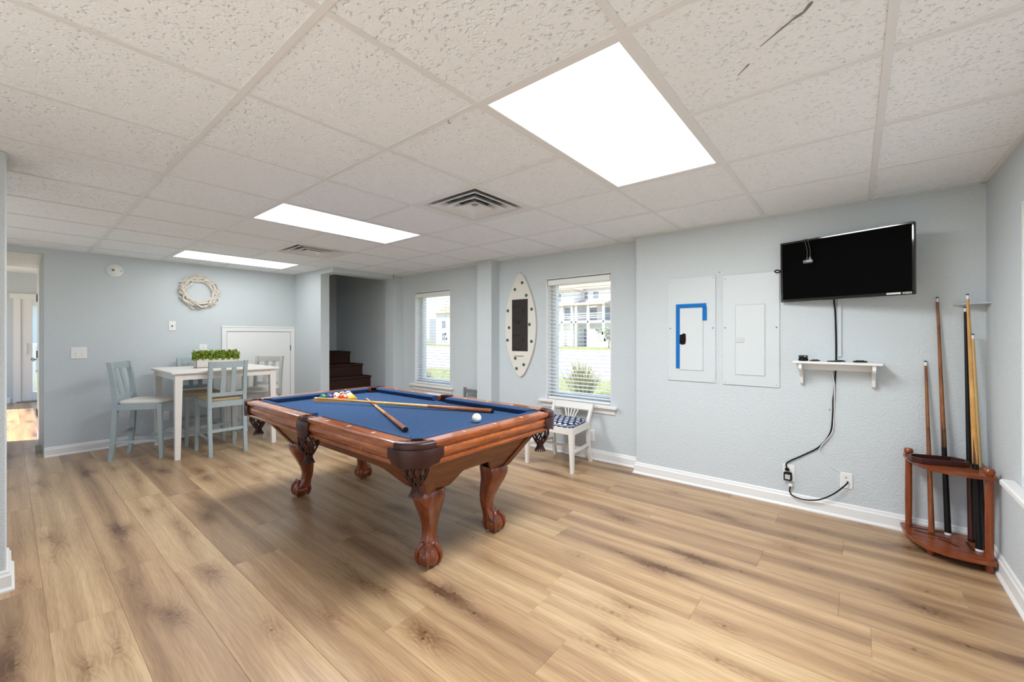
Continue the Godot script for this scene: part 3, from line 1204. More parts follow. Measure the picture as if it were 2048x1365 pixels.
func build_windows() -> void:
	var h := 1.322
	var y0 := 0.56
	build_window("window_1", Vector3(-4.584, y0, Z_WIN), 0, 0.762, h, "narrow window beside the stairs")
	build_window("window_2", Vector3(-2.2435, y0, Z_WIN), 0, 0.779, h, "window above the white chair")
	build_window("window_3", Vector3(X_END, y0, -2.185), -PI / 2, 1.6, h, "window at the right edge")
	build_window("window_4", Vector3(-4.95, y0, Z_NEAR), PI, 1.9, h, "wide window behind the stub wall")
	build_blind(Vector3(-4.584, y0, Z_WIN), 0, 0.746, h - 0.008, "white slat blind in the farther window, beside the stairs")
	build_blind(Vector3(-2.2435, y0, Z_WIN), 0, 0.763, h - 0.008, "white slat blind in the window above the small white chair")
	build_blind(Vector3(X_END, y0, -2.185), -PI / 2, 1.584, h - 0.008, "white slat blind at the right edge, above the corner cue rack")


func plate(called: String, label: String, at: Vector3, turn: float, w: float, h: float, what: String, group := "") -> Node3D:
	var o := thing(called, label, "outlet" if called.contains("outlet") else "switch", at, turn, group)
	var b := MB.new()
	b.bbox(Vector3(0, 0, 0.0035), Vector3(w, h, 0.007), 0.003)
	put(o, "plate", b, M.plastic)
	if what == "outlet":
		for s in [-1, 1]:
			b = MB.new()
			b.bbox(Vector3(0, s * 0.0195, 0.0075), Vector3(0.033, 0.028, 0.003), 0.0014)
			var sock := put(o, "socket", b, M.plastic)
			b = MB.new()
			b.box(Vector3(-0.006, s * 0.0195 + 0.003, 0.0092), Vector3(0.002, 0.008, 0.0006))
			b.box(Vector3(0.006, s * 0.0195 + 0.003, 0.0092), Vector3(0.002, 0.007, 0.0006))
			b.box(Vector3(0.0, s * 0.0195 - 0.007, 0.0092), Vector3(0.004, 0.004, 0.0006))
			put(sock, "slot", b, M.black)
	elif what == "switch":
		for s in [-1, 1]:
			b = MB.new()
			b.bbox(Vector3(s * 0.023, 0, 0.0075), Vector3(0.012, 0.026, 0.002), 0.0008)
			var base := put(o, "switch_slot", b, M.plastic)
			b = MB.new()
			b.bbox(Vector3(s * 0.023, -0.003, 0.013), Vector3(0.008, 0.011, 0.012), 0.002, Basis(Vector3.RIGHT, 0.5))
			put(base, "toggle", b, M.plastic)
			for t in [-1, 1]:
				b = MB.new()
				b.lathe([Vector2(0.0001, 0.0016), Vector2(0.003, 0.001), Vector2(0.003, 0)], 8, Transform3D(Basis(Vector3.RIGHT, PI / 2), Vector3(s * 0.023, t * 0.03, 0.007)))
				put(o, "screw", b, M.metal)
	elif what == "single":
		b = MB.new()
		b.bbox(Vector3(0, 0, 0.008), Vector3(0.03, 0.062, 0.004), 0.001)
		var base := put(o, "dial_base", b, M.plastic)
		b = MB.new()
		b.lathe([Vector2(0.0001, 0.008), Vector2(0.007, 0.008), Vector2(0.008, 0)], 12, Transform3D(Basis(Vector3.RIGHT, PI / 2), Vector3(0, -0.002, 0.009)))
		put(base, "dial", b, M.rubber)
	elif what == "cable":
		b = MB.new()
		b.lathe([Vector2(0.0001, 0.012), Vector2(0.004, 0.012), Vector2(0.006, 0.004), Vector2(0.006, 0)], 10, Transform3D(Basis(Vector3.RIGHT, PI / 2), Vector3(0.006, -0.004, 0.007)))
		b.lathe([Vector2(0.0001, 0.006), Vector2(0.005, 0.006), Vector2(0.006, 0)], 10, Transform3D(Basis(Vector3.RIGHT, PI / 2), Vector3(-0.004, 0.024, 0.007)))
		put(o, "jack", b, M.metal)
	return o


func build_left_wall_things() -> void:
	var r := PI / 2
	plate("light_switch", "double white toggle switch plate nearest the hall doorway", Vector3(X_BACK, 1.068, -0.485), r, 0.122, 0.122, "switch")
	plate("wall_dial", "single white dial plate on the wall below the wreath", Vector3(X_BACK, 1.372, -1.273), r, 0.07, 0.115, "single")
	plate("wall_outlet", "white outlet plate half hidden behind the planter", Vector3(X_BACK, 1.085, -1.585), r, 0.085, 0.115, "outlet")
	plate("wall_outlet", "white outlet plate low on the wall behind the bar table", Vector3(X_BACK, 0.285, -1.21), r, 0.07, 0.115, "outlet")
	# alarm
	var o := thing("wall_alarm", "round white alarm high on the wall above the switch plate", "alarm", Vector3(X_BACK, 1.985, -0.766), r)
	var t := Transform3D(Basis(Vector3.RIGHT, PI / 2), Vector3.ZERO)
	var b := MB.new()
	b.lathe([Vector2(0.0001, 0.016), Vector2(0.060, 0.016), Vector2(0.068, 0.010), Vector2(0.070, 0.0)], 32, t)
	put(o, "base", b, M.plastic)
	b = MB.new()
	b.lathe([Vector2(0.046, 0.014), Vector2(0.044, 0.030), Vector2(0.034, 0.042), Vector2(0.0001, 0.044)], 28, Transform3D(t.basis, Vector3(-0.008, 0, 0)))
	put(o, "dome", b, M.plastic)
	b = MB.new()
	b.lathe([Vector2(0.015, 0.042), Vector2(0.012, 0.048), Vector2(0.0001, 0.050)], 16, Transform3D(t.basis, Vector3(-0.02, 0, 0)))
	put(o, "sensor", b, mat(140, 132, 112, 0.4))
	b = MB.new()
	b.lathe([Vector2(0.008, 0.016), Vector2(0.006, 0.021), Vector2(0.0001, 0.022)], 12, Transform3D(t.basis, Vector3(0.051, 0, 0)))
	put(o, "button", b, mat(190, 186, 170, 0.4))
	# wreath of pale sticks
	var w := thing("wreath", "round wreath of whitewashed driftwood sticks on the far wall", "wreath", Vector3(X_BACK, 1.807, -1.54), r)
	var rg := RandomNumberGenerator.new()
	rg.seed = 8
	var kinds := []
	for k in 6:
		b = MB.new()
		var L: float = rg.randf_range(0.11, 0.17)
		var path := []
		var rad := []
		var bend := rg.randf_range(-0.25, 0.25)
		for i in 6:
			var s := i / 5.0 - 0.5
			path.append(Vector3(s * L, bend * (0.25 - s * s) * 0.20 + rg.randf_range(-0.003, 0.003), rg.randf_range(-0.003, 0.003)))
			rad.append(rg.randf_range(0.0075, 0.0110) * (1.0 - 0.35 * absf(s)))
		b.tube(path, rad, 7)
		kinds.append(b.done())
	for k in 104:
		var a := TAU * k / 104.0 + rg.randf_range(-0.05, 0.05)
		var rr := rg.randf_range(0.126, 0.206)
		var tilt := rg.randf_range(-0.6, 0.6) * (1.0 if absf(rr - 0.166) < 0.025 else 0.45)
		var s := put(w, "stick", kinds[k % 6], M.drift)
		var deep := 0.010 + 0.042 * (1.0 - absf(rr - 0.166) / 0.045) * rg.randf_range(0.3, 1.0)
		s.transform = Transform3D(Basis(Vector3.BACK, a + PI / 2 + tilt) * Basis(Vector3.UP, rg.randf_range(-0.12, 0.12)), Vector3(cos(a) * rr, sin(a) * rr, clampf(deep, 0.010, 0.055)))
	# access door below
	var d := setting("door_3", "small white access door with casing")
	d.position = Vector3(X_BACK, 0, -2.2435)
	d.rotation.y = r
	b = MB.new()
	var ha := 0.46
	for s in [-1, 1]:
		b.bspan(Vector3(s * ha, 0, 0), Vector3(s * (ha - 0.058), 1.310, 0.017), 0.005)
		b.bspan(Vector3(s * (ha + 0.0), 0, 0), Vector3(s * (ha - 0.016), 1.362, 0.022), 0.004)
	b.bspan(Vector3(-ha, 1.310, 0), Vector3(ha, 1.382, 0.017), 0.005)
	b.bspan(Vector3(-ha, 1.362, 0), Vector3(ha, 1.382, 0.022), 0.004)
	put(d, "casing", b, M.white)
	b = MB.new()
	b.bspan(Vector3(-ha + 0.062, 0.01, 0.0), Vector3(ha - 0.062, 1.304, 0.010), 0.002)
	put(d, "leaf", b, M.white)
	for y in [1.075, 0.25]:
		b = MB.new()
		b.tube([Vector3(ha - 0.059, y - 0.038, 0.014), Vector3(ha - 0.059, y + 0.038, 0.014)], 0.006, 8)
		put(d, "hinge", b, M.bronze)
	b = MB.new()
	b.lathe([Vector2(0.0001, 0.03), Vector2(0.014, 0.026), Vector2(0.016, 0.016), Vector2(0.008, 0.008), Vector2(0.01, 0)], 14, Transform3D(t.basis, Vector3(-ha + 0.11, 0.72, 0.010)))
	put(d, "knob", b, M.metal)


func cable(called: String, label: String, pts: Array, rad: float, m: Material, cat := "cable") -> Node:
	var c := Curve3D.new()
	for i in pts.size():
		var d: Vector3 = (pts[mini(i + 1, pts.size() - 1)] - pts[maxi(i - 1, 0)]) / 6.0
		c.add_point(pts[i], -d, d)
	c.bake_interval = 0.02
	var b := MB.new()
	b.tube(Array(c.get_baked_points()), rad, 7)
	return solid(called, b, m, label, cat)


func build_surfboard() -> void:
	var z := Z_WIN
	var o := thing("surfboard_chalkboard", "white surfboard-shaped wall chalkboard with green dots", "chalkboard", Vector3(-2.985, 1.372, z))
	var side := [[0.598, 0.0], [0.588, 0.03], [0.55, 0.062], [0.45, 0.116], [0.30, 0.178], [0.15, 0.212], [0.0, 0.224], [-0.15, 0.214], [-0.30, 0.180], [-0.44, 0.122], [-0.54, 0.066], [-0.58, 0.03], [-0.594, 0.0]]
	var poly := PackedVector2Array()
	for q in side:
		poly.append(Vector2(q[1], q[0]))
	for i in range(side.size() - 2, 0, -1):
		poly.append(Vector2(-side[i][1], side[i][0]))
	var c := Curve2D.new()
	for i in poly.size() + 1:
		var p := poly[i % poly.size()]
		var d := (poly[(i + 1) % poly.size()] - poly[(i - 1 + poly.size()) % poly.size()]) / 6.0
		c.add_point(p, -d, d)
	c.bake_interval = 0.02
	var sm := c.get_baked_points()
	sm.remove_at(sm.size() - 1)
	var b := MB.new()
	b.prism(sm, 0.006, 0.024)
	put(o, "board", b, mat(226, 221, 212, 0.6, 0.4))
	b = MB.new()
	b.bspan(Vector3(-0.118, -0.298, 0.020), Vector3(0.114, 0.302, 0.027), 0.002)
	put(o, "chalk_panel", b, M.slate, "dusty black chalk panel")
	b = MB.new()
	b.bspan(Vector3(-0.07, -0.352, 0.022), Vector3(0.052, -0.338, 0.045), 0.003)
	put(o, "chalk_ledge", b, mat(222, 210, 200, 0.6))
	b = MB.new()
	b.tube([Vector3(0.0, 0.59, 0.012), Vector3(0.002, 0.61, 0.006), Vector3(0.0, 0.616, 0.0)], 0.003, 6)
	put(o, "hanger", b, M.metal)
	b = MB.new()
	b.lathe([Vector2(0.018, 0.0), Vector2(0.018, 0.004), Vector2(0.014, 0.006), Vector2(0.0001, 0.006)], 18, Transform3D(Basis(Vector3.RIGHT, PI / 2), Vector3.ZERO))
	var dm := b.done()
	var green := mat(38, 92, 76, 0.5)
	for q in [[-2.951, 1.863], [-3.059, 1.792], [-2.892, 1.714], [-3.165, 1.547], [-2.815, 1.553], [-3.147, 1.348], [-2.846, 1.381], [-3.172, 1.2], [-2.818, 1.189], [-3.054, 0.99], [-2.928, 0.921], [-3.034, 0.871]]:
		var s := put(o, "dot", dm, green)
		s.position = Vector3(q[0] + 2.985, q[1] - 1.372, 0.024)


func build_tv_wall() -> void:
	var z := Z_TV
	# television on a swivelling arm
	var L := Vector3(-0.417, 0, -3.615)
	var R := Vector3(0.275, 0, -3.398)
	var mid := (L + R) / 2
	var turn := atan2(-(R.z - L.z), R.x - L.x)
	var tv := thing("television", "flat black television swivelled out from the wall", "television", Vector3(mid.x, 1.497, mid.z), turn)
	tv.rotation.x = 0.02
	var W := 0.725
	var H := 0.430
	var b := MB.new()
	b.bspan(Vector3(-W / 2, 0, -0.03), Vector3(W / 2, H, -0.002), 0.004)
	b.bspan(Vector3(-W / 2 + 0.12, 0.06, -0.055), Vector3(W / 2 - 0.12, H - 0.08, -0.028), 0.012)
	put(tv, "housing", b, mat(16, 15, 16, 0.4))
	b = MB.new()
	for q in [[-W / 2, 0.0, W / 2, 0.020], [-W / 2, H - 0.013, W / 2, H], [-W / 2, 0.02, -W / 2 + 0.013, H - 0.013], [W / 2 - 0.013, 0.02, W / 2, H - 0.013]]:
		b.bspan(Vector3(q[0], q[1], -0.004), Vector3(q[2], q[3], 0.006), 0.003)
	put(tv, "bezel", b, mat(26, 20, 22, 0.06, 0.6), "glossy black bezel")
	b = MB.new()
	b.span(Vector3(-W / 2 + 0.012, 0.019, -0.004), Vector3(W / 2 - 0.012, H - 0.012, 0.001))
	put(tv, "screen", b, mat(5, 5, 5, 0.6, 0.12), "dark switched-off screen")
	letters(tv, "lettering", "VIZIO", 0.0115, Transform3D(Basis(), Vector3(W / 2 - 0.033, 0.0108, 0.0062)), mat(225, 225, 225, 0.4))
	b = MB.new()
	b.span(Vector3(W / 2 - 0.128, 0.006, 0.0055), Vector3(W / 2 - 0.062, 0.017, 0.0066))
	put(tv, "sticker", b, mat(216, 216, 214, 0.6), "pale sticker")
	b = MB.new()
	b.bspan(Vector3(-0.10, 0.10, -0.062), Vector3(0.10, 0.30, -0.054), 0.002)
	put(tv, "mount_plate", b, M.black)
	# the arm reaches the wall
	var inv := Transform3D(Basis(Vector3.UP, turn) * Basis(Vector3.RIGHT, 0.02), tv.position).affine_inverse()
	var wall_pt: Vector3 = inv * Vector3(mid.x + 0.02, 1.70, z)
	b = MB.new()
	b.tube([Vector3(0, 0.2, -0.058), wall_pt], 0.018, 8)
	put(tv, "mount_arm", b, M.black)
	b = MB.new()
	b.bbox(wall_pt, Vector3(0.08, 0.2, 0.012), 0.002, Basis(Vector3.UP, -turn))
	put(tv, "wall_bracket", b, M.black)
	# streaming box dangling over the screen
	var xf := Transform3D(Basis(Vector3.UP, turn) * Basis(Vector3.RIGHT, 0.02), tv.position)
	var sb := thing("streaming_box", "small grey streaming box hanging in front of the television screen", "media player", xf * Vector3(-0.178, 0.272, 0.022), turn)
	b = MB.new()
	b.bbox(Vector3(0, 0.0, 0), Vector3(0.058, 0.024, 0.024), 0.005)
	put(sb, "case", b, mat(112, 110, 120, 0.35))
	letters(sb, "lettering", "Roku", 0.011, Transform3D(Basis(), Vector3(0.011, 0.001, 0.0124)), mat(230, 228, 235, 0.4))
	b = MB.new()
	b.bspan(Vector3(0.006, 0.012, -0.005), Vector3(0.019, 0.018, 0.005), 0.001)
	put(sb, "plug", b, mat(206, 204, 206, 0.4), "silver plug")
	b = MB.new()
	b.bspan(Vector3(0.007, 0.017, -0.005), Vector3(0.018, 0.032, 0.005), 0.001)
	b.bspan(Vector3(-0.009, 0.012, -0.004), Vector3(-0.002, 0.028, 0.004), 0.001)
	put(sb, "plug_grip", b, mat(92, 90, 92, 0.5))
	for k in 2:
		var x0 := 0.0125 if k == 0 else -0.0055
		b = MB.new()
		b.tube([Vector3(x0, 0.028, 0), Vector3(x0 + 0.001, 0.07, 0.001), Vector3(x0 - 0.006, 0.11, 0.0), Vector3(x0 - 0.018, 0.150, -0.008), Vector3(x0 - 0.030, 0.1635, -0.020), Vector3(x0 - 0.05, 0.158, -0.058), Vector3(x0 - 0.06, 0.14, -0.066)], 0.0024, 7)
		put(sb, "lead", b, mat(70, 70, 70, 0.5))
	# loop of cord sticking out at the television's left edge
	cable("cord_loop", "small black cord loop poking out left of the television", [Vector3(-0.42, 1.725, -3.636), Vector3(-0.445, 1.722, -3.640), Vector3(-0.462, 1.732, -3.645), Vector3(-0.452, 1.742, -3.645), Vector3(-0.428, 1.735, -3.640), Vector3(-0.405, 1.72, -3.638)], 0.004, M.rubber)
	# cord cover and cables down the wall
	var cc := MB.new()
	cc.bspan(Vector3(-0.091, 1.105, z), Vector3(-0.068, 1.60, z + 0.012), 0.003)
	solid("cord_cover", cc, M.wall, "pale strip of cord cover below the television", "cord cover")
	cable("power_cable", "long black power cable running from the television to the outlet", [Vector3(-0.11, 1.62, z + 0.012), Vector3(-0.110, 1.50, z + 0.012), Vector3(-0.103, 1.39, z + 0.008), Vector3(-0.099, 1.10, z + 0.008), Vector3(-0.109, 0.87, z + 0.007), Vector3(-0.115, 0.806, z + 0.007), Vector3(-0.117, 0.704, z + 0.007), Vector3(-0.131, 0.574, z + 0.007), Vector3(-0.193, 0.466, z + 0.007), Vector3(-0.282, 0.393, z + 0.007), Vector3(-0.370, 0.330, z + 0.010), Vector3(-0.390, 0.300, z + 0.013), Vector3(-0.378, 0.272, z + 0.018)], 0.0048, M.rubber)
	cable("aerial_cable", "thin white cable beside the black power cable", [Vector3(-0.112, 1.055, z + 0.006), Vector3(-0.122, 1.0, z + 0.005), Vector3(-0.109, 0.93, z + 0.014), Vector3(-0.108, 0.85, z + 0.014), Vector3(-0.112, 0.70, z + 0.006), Vector3(-0.121, 0.58, z + 0.014), Vector3(-0.188, 0.462, z + 0.014), Vector3(-0.178, 0.41, z + 0.005), Vector3(-0.13, 0.345, z + 0.005), Vector3(-0.06, 0.302, z + 0.006), Vector3(-0.047, 0.283, z + 0.014)], 0.0028, M.plastic)
	cable("coaxial_cable", "short black cable looping between the two low wall plates", [Vector3(-0.036, 0.254, z + 0.020), Vector3(-0.045, 0.240, z + 0.035), Vector3(-0.11, 0.165, z + 0.045), Vector3(-0.19, 0.105, z + 0.045), Vector3(-0.27, 0.082, z + 0.040), Vector3(-0.34, 0.088, z + 0.035), Vector3(-0.366, 0.115, z + 0.028), Vector3(-0.362, 0.150, z + 0.022)], 0.0045, M.rubber)
	plate("wall_outlet", "white outlet plate with a black plug, low under the television", Vector3(-0.373, 0.245, z), 0, 0.075, 0.122, "outlet")
	var ad := thing("power_adapter", "small square black power adapter plugged in under the television", "adapter", Vector3(-0.378, 0.222, z + 0.009))
	b = MB.new()
	b.bbox(Vector3(0, 0, 0.014), Vector3(0.050, 0.058, 0.028), 0.004)
	put(ad, "case", b, M.rubber)
	b = MB.new()
	b.bspan(Vector3(-0.016, -0.018, 0.0275), Vector3(0.016, 0.016, 0.0288), 0.0004)
	put(ad, "label_panel", b, mat(196, 196, 194, 0.5))
	b = MB.new()
	b.bbox(Vector3(-0.004, 0.050, 0.012), Vector3(0.026, 0.022, 0.024), 0.006)
	put(ad, "plug", b, M.rubber)
	b = MB.new()
	b.bspan(Vector3(0.004, -0.072, 0.002), Vector3(0.030, -0.050, 0.018), 0.003)
	put(ad, "splitter", b, M.plastic, "small white connector")
	plate("aerial_outlet", "white wall plate with a cable jack nearest the cue rack", Vector3(-0.043, 0.259, z), 0, 0.068, 0.108, "cable")
	plate("wall_outlet", "white outlet plate low on the wall behind the white chair", Vector3(-2.066, 0.238, Z_WIN), 0, 0.07, 0.118, "outlet")
	# two breaker panels
	for k in 2:
		var x0: float = [-1.251, -0.819][k]
		var x1: float = [-0.869, -0.429][k]
		var y0: float = [0.868, 0.863][k]
		var y1: float = [1.745, 1.735][k]
		var p := thing("breaker_panel", ["white breaker panel cover edged with blue tape", "white breaker panel cover with a closed hinged door, under the television's left edge"][k], "breaker panel", Vector3((x0 + x1) / 2, (y0 + y1) / 2, z), 0, "breaker panel covers")
		var cx := (x0 + x1) / 2
		var cy := (y0 + y1) / 2
		b = MB.new()
		b.bspan(Vector3(x0 - cx, y0 - cy, 0), Vector3(x1 - cx, y1 - cy, 0.010), 0.003)
		put(p, "cover", b, mat(208, 214, 217, 0.45))
		var d: Array = [[-1.149, -0.965, 0.963, 1.485], [-0.722, -0.525, 0.947, 1.491]][k]
		b = MB.new()
		b.bspan(Vector3(d[0] - cx - 0.006, d[2] - cy - 0.006, 0.009), Vector3(d[1] - cx + 0.006, d[3] - cy + 0.006, 0.0106), 0.0005)
		put(p, "door_frame", b, mat(192, 198, 201, 0.5))
		b = MB.new()
		b.bspan(Vector3(d[0] - cx, d[2] - cy, 0.010), Vector3(d[1] - cx, d[3] - cy, 0.0150), 0.002)
		var leaf := put(p, "door", b, mat(211, 217, 219, 0.42))
		for y in [0.18, -0.17]:
			b = MB.new()
			b.tube([Vector3(d[1] - cx + 0.003, y - 0.014, 0.012), Vector3(d[1] - cx + 0.003, y + 0.014, 0.012)], 0.003, 6)
			put(leaf, "hinge", b, mat(214, 218, 220, 0.5))
		b = MB.new()
		if k == 1:
			b.bspan(Vector3(-0.722 - cx - 0.002, 1.198 - cy, 0.0145), Vector3(-0.662 - cx, 1.240 - cy, 0.0185), 0.001)
			b.bspan(Vector3(-0.697 - cx, 1.208 - cy, 0.018), Vector3(-0.680 - cx, 1.228 - cy, 0.0205), 0.001)
			put(leaf, "latch", b, mat(206, 208, 208, 0.4))
		else:
			b.prism(PackedVector2Array([Vector2(0, 0.0), Vector2(0.018, -0.010), Vector2(0.046, -0.004), Vector2(0.052, 0.03), Vector2(0.050, 0.082), Vector2(0.03, 0.088), Vector2(0.018, 0.078), Vector2(0.002, 0.076)]), 0.0145, 0.0165, Transform3D(Basis(), Vector3(-1.150 - cx, 1.185 - cy, 0)))
			put(leaf, "latch_hole", b, mat(36, 26, 24, 0.9, 0.1), "dark gap where the latch is missing")
		for q in [[x0 + 0.02, y1 - 0.03], [x1 - 0.02, y1 - 0.02], [x0 + 0.02, y0 + 0.025], [x1 - 0.02, y0 + 0.02], [x0 + 0.02, 1.315], [x1 - 0.02, 1.315]]:
			b = MB.new()
			b.lathe([Vector2(0.006, 0.0), Vector2(0.005, 0.003), Vector2(0.0001, 0.004)], 10, Transform3D(Basis(Vector3.RIGHT, PI / 2), Vector3(q[0] - cx, q[1] - cy, 0.0098)))
			put(p, "screw", b, mat(120, 120, 118, 0.5) if absf(q[1] - 1.315) < 0.01 else mat(196, 200, 202, 0.5))
		if k == 0:
			for q in [[-1.181, -1.150, 0.975, 1.52], [-1.150, -0.938, 1.487, 1.52], [-0.968, -0.934, 1.378, 1.489]]:
				b = MB.new()
				b.span(Vector3(q[0] - cx, q[2] - cy, 0.0148), Vector3(q[1] - cx, q[3] - cy, 0.0158))
				put(p, "tape_strip", b, M.tape, "blue masking tape")
	# shelf with gadgets
	var sh := thing("wall_shelf", "small white wall shelf on two brackets below the television", "shelf", Vector3(-0.098, 1.06, z))
	b = MB.new()
	b.bspan(Vector3(-0.237, 0.0, 0), Vector3(0.238, 0.016, 0.165), 0.003)
	put(sh, "board", b, M.white)
	b = MB.new()
	b.bspan(Vector3(-0.19, -0.050, 0), Vector3(0.20, 0, 0.014), 0.002)
	put(sh, "back_rail", b, M.white)
	for s in [-0.195, 0.195]:
		b = MB.new()
		b.prism(PackedVector2Array([Vector2(0, 0), Vector2(0.15, 0), Vector2(0.15, -0.035), Vector2(0.135, -0.05), Vector2(0.10, -0.06), Vector2(0.055, -0.10), Vector2(0.04, -0.145), Vector2(0.02, -0.155), Vector2(0, -0.155)]), -0.009, 0.009, Transform3D(Basis(Vector3(0, 0, 1), Vector3(0, 1, 0), Vector3(-1, 0, 0)), Vector3(s, 0, 0)))
		put(sh, "bracket", b, M.white)
	var sy := 1.0762
	var g := thing("cable_box", "larger black box at the left end of the wall shelf, under another", "media player", Vector3(-0.278, sy, z + 0.10))
	b = MB.new()
	b.lathe([Vector2(0.0001, 0.0), Vector2(0.026, 0.0), Vector2(0.030, 0.008), Vector2(0.026, 0.022), Vector2(0.0001, 0.024)], 8, Transform3D(Basis.from_scale(Vector3(1, 1, 1.4)), Vector3.ZERO))
	put(g, "case", b, M.rubber)
	g = thing("small_box", "smaller black box stacked on top at the shelf's left end", "media player", Vector3(-0.278, sy + 0.024, z + 0.10))
	b = MB.new()
	b.bspan(Vector3(-0.026, 0, -0.03), Vector3(0.026, 0.014, 0.03), 0.003)
	put(g, "case", b, mat(34, 34, 34, 0.4))
	b = MB.new()
	b.bspan(Vector3(0.008, 0.004, 0.0295), Vector3(0.016, 0.010, 0.031), 0.0005)
	put(g, "indicator", b, mat(212, 208, 196, 0.4))
	var spots := [[-0.212, 0.034, 0.011, 0.9, "rounded dark grey remote on the shelf beside the stacked boxes"], [-0.108, 0.036, 0.008, 0.15, "flat black remote in the middle of the wall shelf"], [-0.075, 0.028, 0.010, 0.5, "stubby grey remote lying just right of the shelf's middle"], [0.028, 0.036, 0.014, 0.4, "shiny black remote at the right end of the wall shelf"]]
	for k in 4:
		var q: Array = spots[k]
		g = thing("remote_control", q[4], "remote", Vector3(q[0], sy, z + [0.09, 0.12, 0.065, 0.09][k]), q[3], "remotes on the wall shelf")
		var rings := []
		for i in 7:
			var s := i / 6.0 * 2.0 - 1.0
			var wid: float = q[1] * 0.55 * sqrt(maxf(0.05, 1.0 - s * s * 0.75))
			var ring := []
			for j in 10:
				var a := TAU * j / 10
				ring.append(Vector3(s * q[1], q[2] * (0.5 + 0.5 * sin(a)) * (1.0 - 0.3 * s * s) , cos(a) * wid))
			rings.append(ring)
		b = MB.new()
		b.loft(rings)
		put(g, "case", b, mat(30, 30, 31, 0.25 if k == 3 else 0.45))
		b = MB.new()
		for i in 3:
			b.bbox(Vector3((i - 1) * q[1] * 0.45, q[2] * 0.97, 0), Vector3(0.008, 0.003, 0.008), 0.001)
		put(g, "button", b, mat(74, 74, 76, 0.5))
	# small corner shelf behind the cues
	var cs := thing("corner_shelf", "thin white corner shelf behind the tall cues", "shelf", Vector3(X_END, 1.436, z))
	b = MB.new()
	var poly := PackedVector2Array([Vector2(0, 0)])
	for i in 9:
		var a := PI / 2 * i / 8
		poly.append(Vector2(-sin(a) * 0.132, -cos(a) * 0.132))
	b.prism(poly, 0, 0.005, Transform3D(Basis(Vector3(1, 0, 0), Vector3(0, 0, -1), Vector3(0, 1, 0)), Vector3.ZERO))
	put(cs, "board", b, mat(206, 210, 212, 0.4))
	# nail heads left in the wall
	for q in [[-0.842, 1.765, z + 0.0], [-0.135, 0.735, z]]:
		b = MB.new()
		b.lathe([Vector2(0.006, 0.0), Vector2(0.005, 0.004), Vector2(0.0001, 0.005)], 8, Transform3D(Basis(Vector3.RIGHT, PI / 2), Vector3(q[0], q[1], q[2])))
		solid("wall_screw", b, mat(150, 150, 148, 0.4), ["painted screw head between the tops of the breaker panels", "small screw head beside the hanging power cable"][0 if q[1] > 1 else 1], "screw")


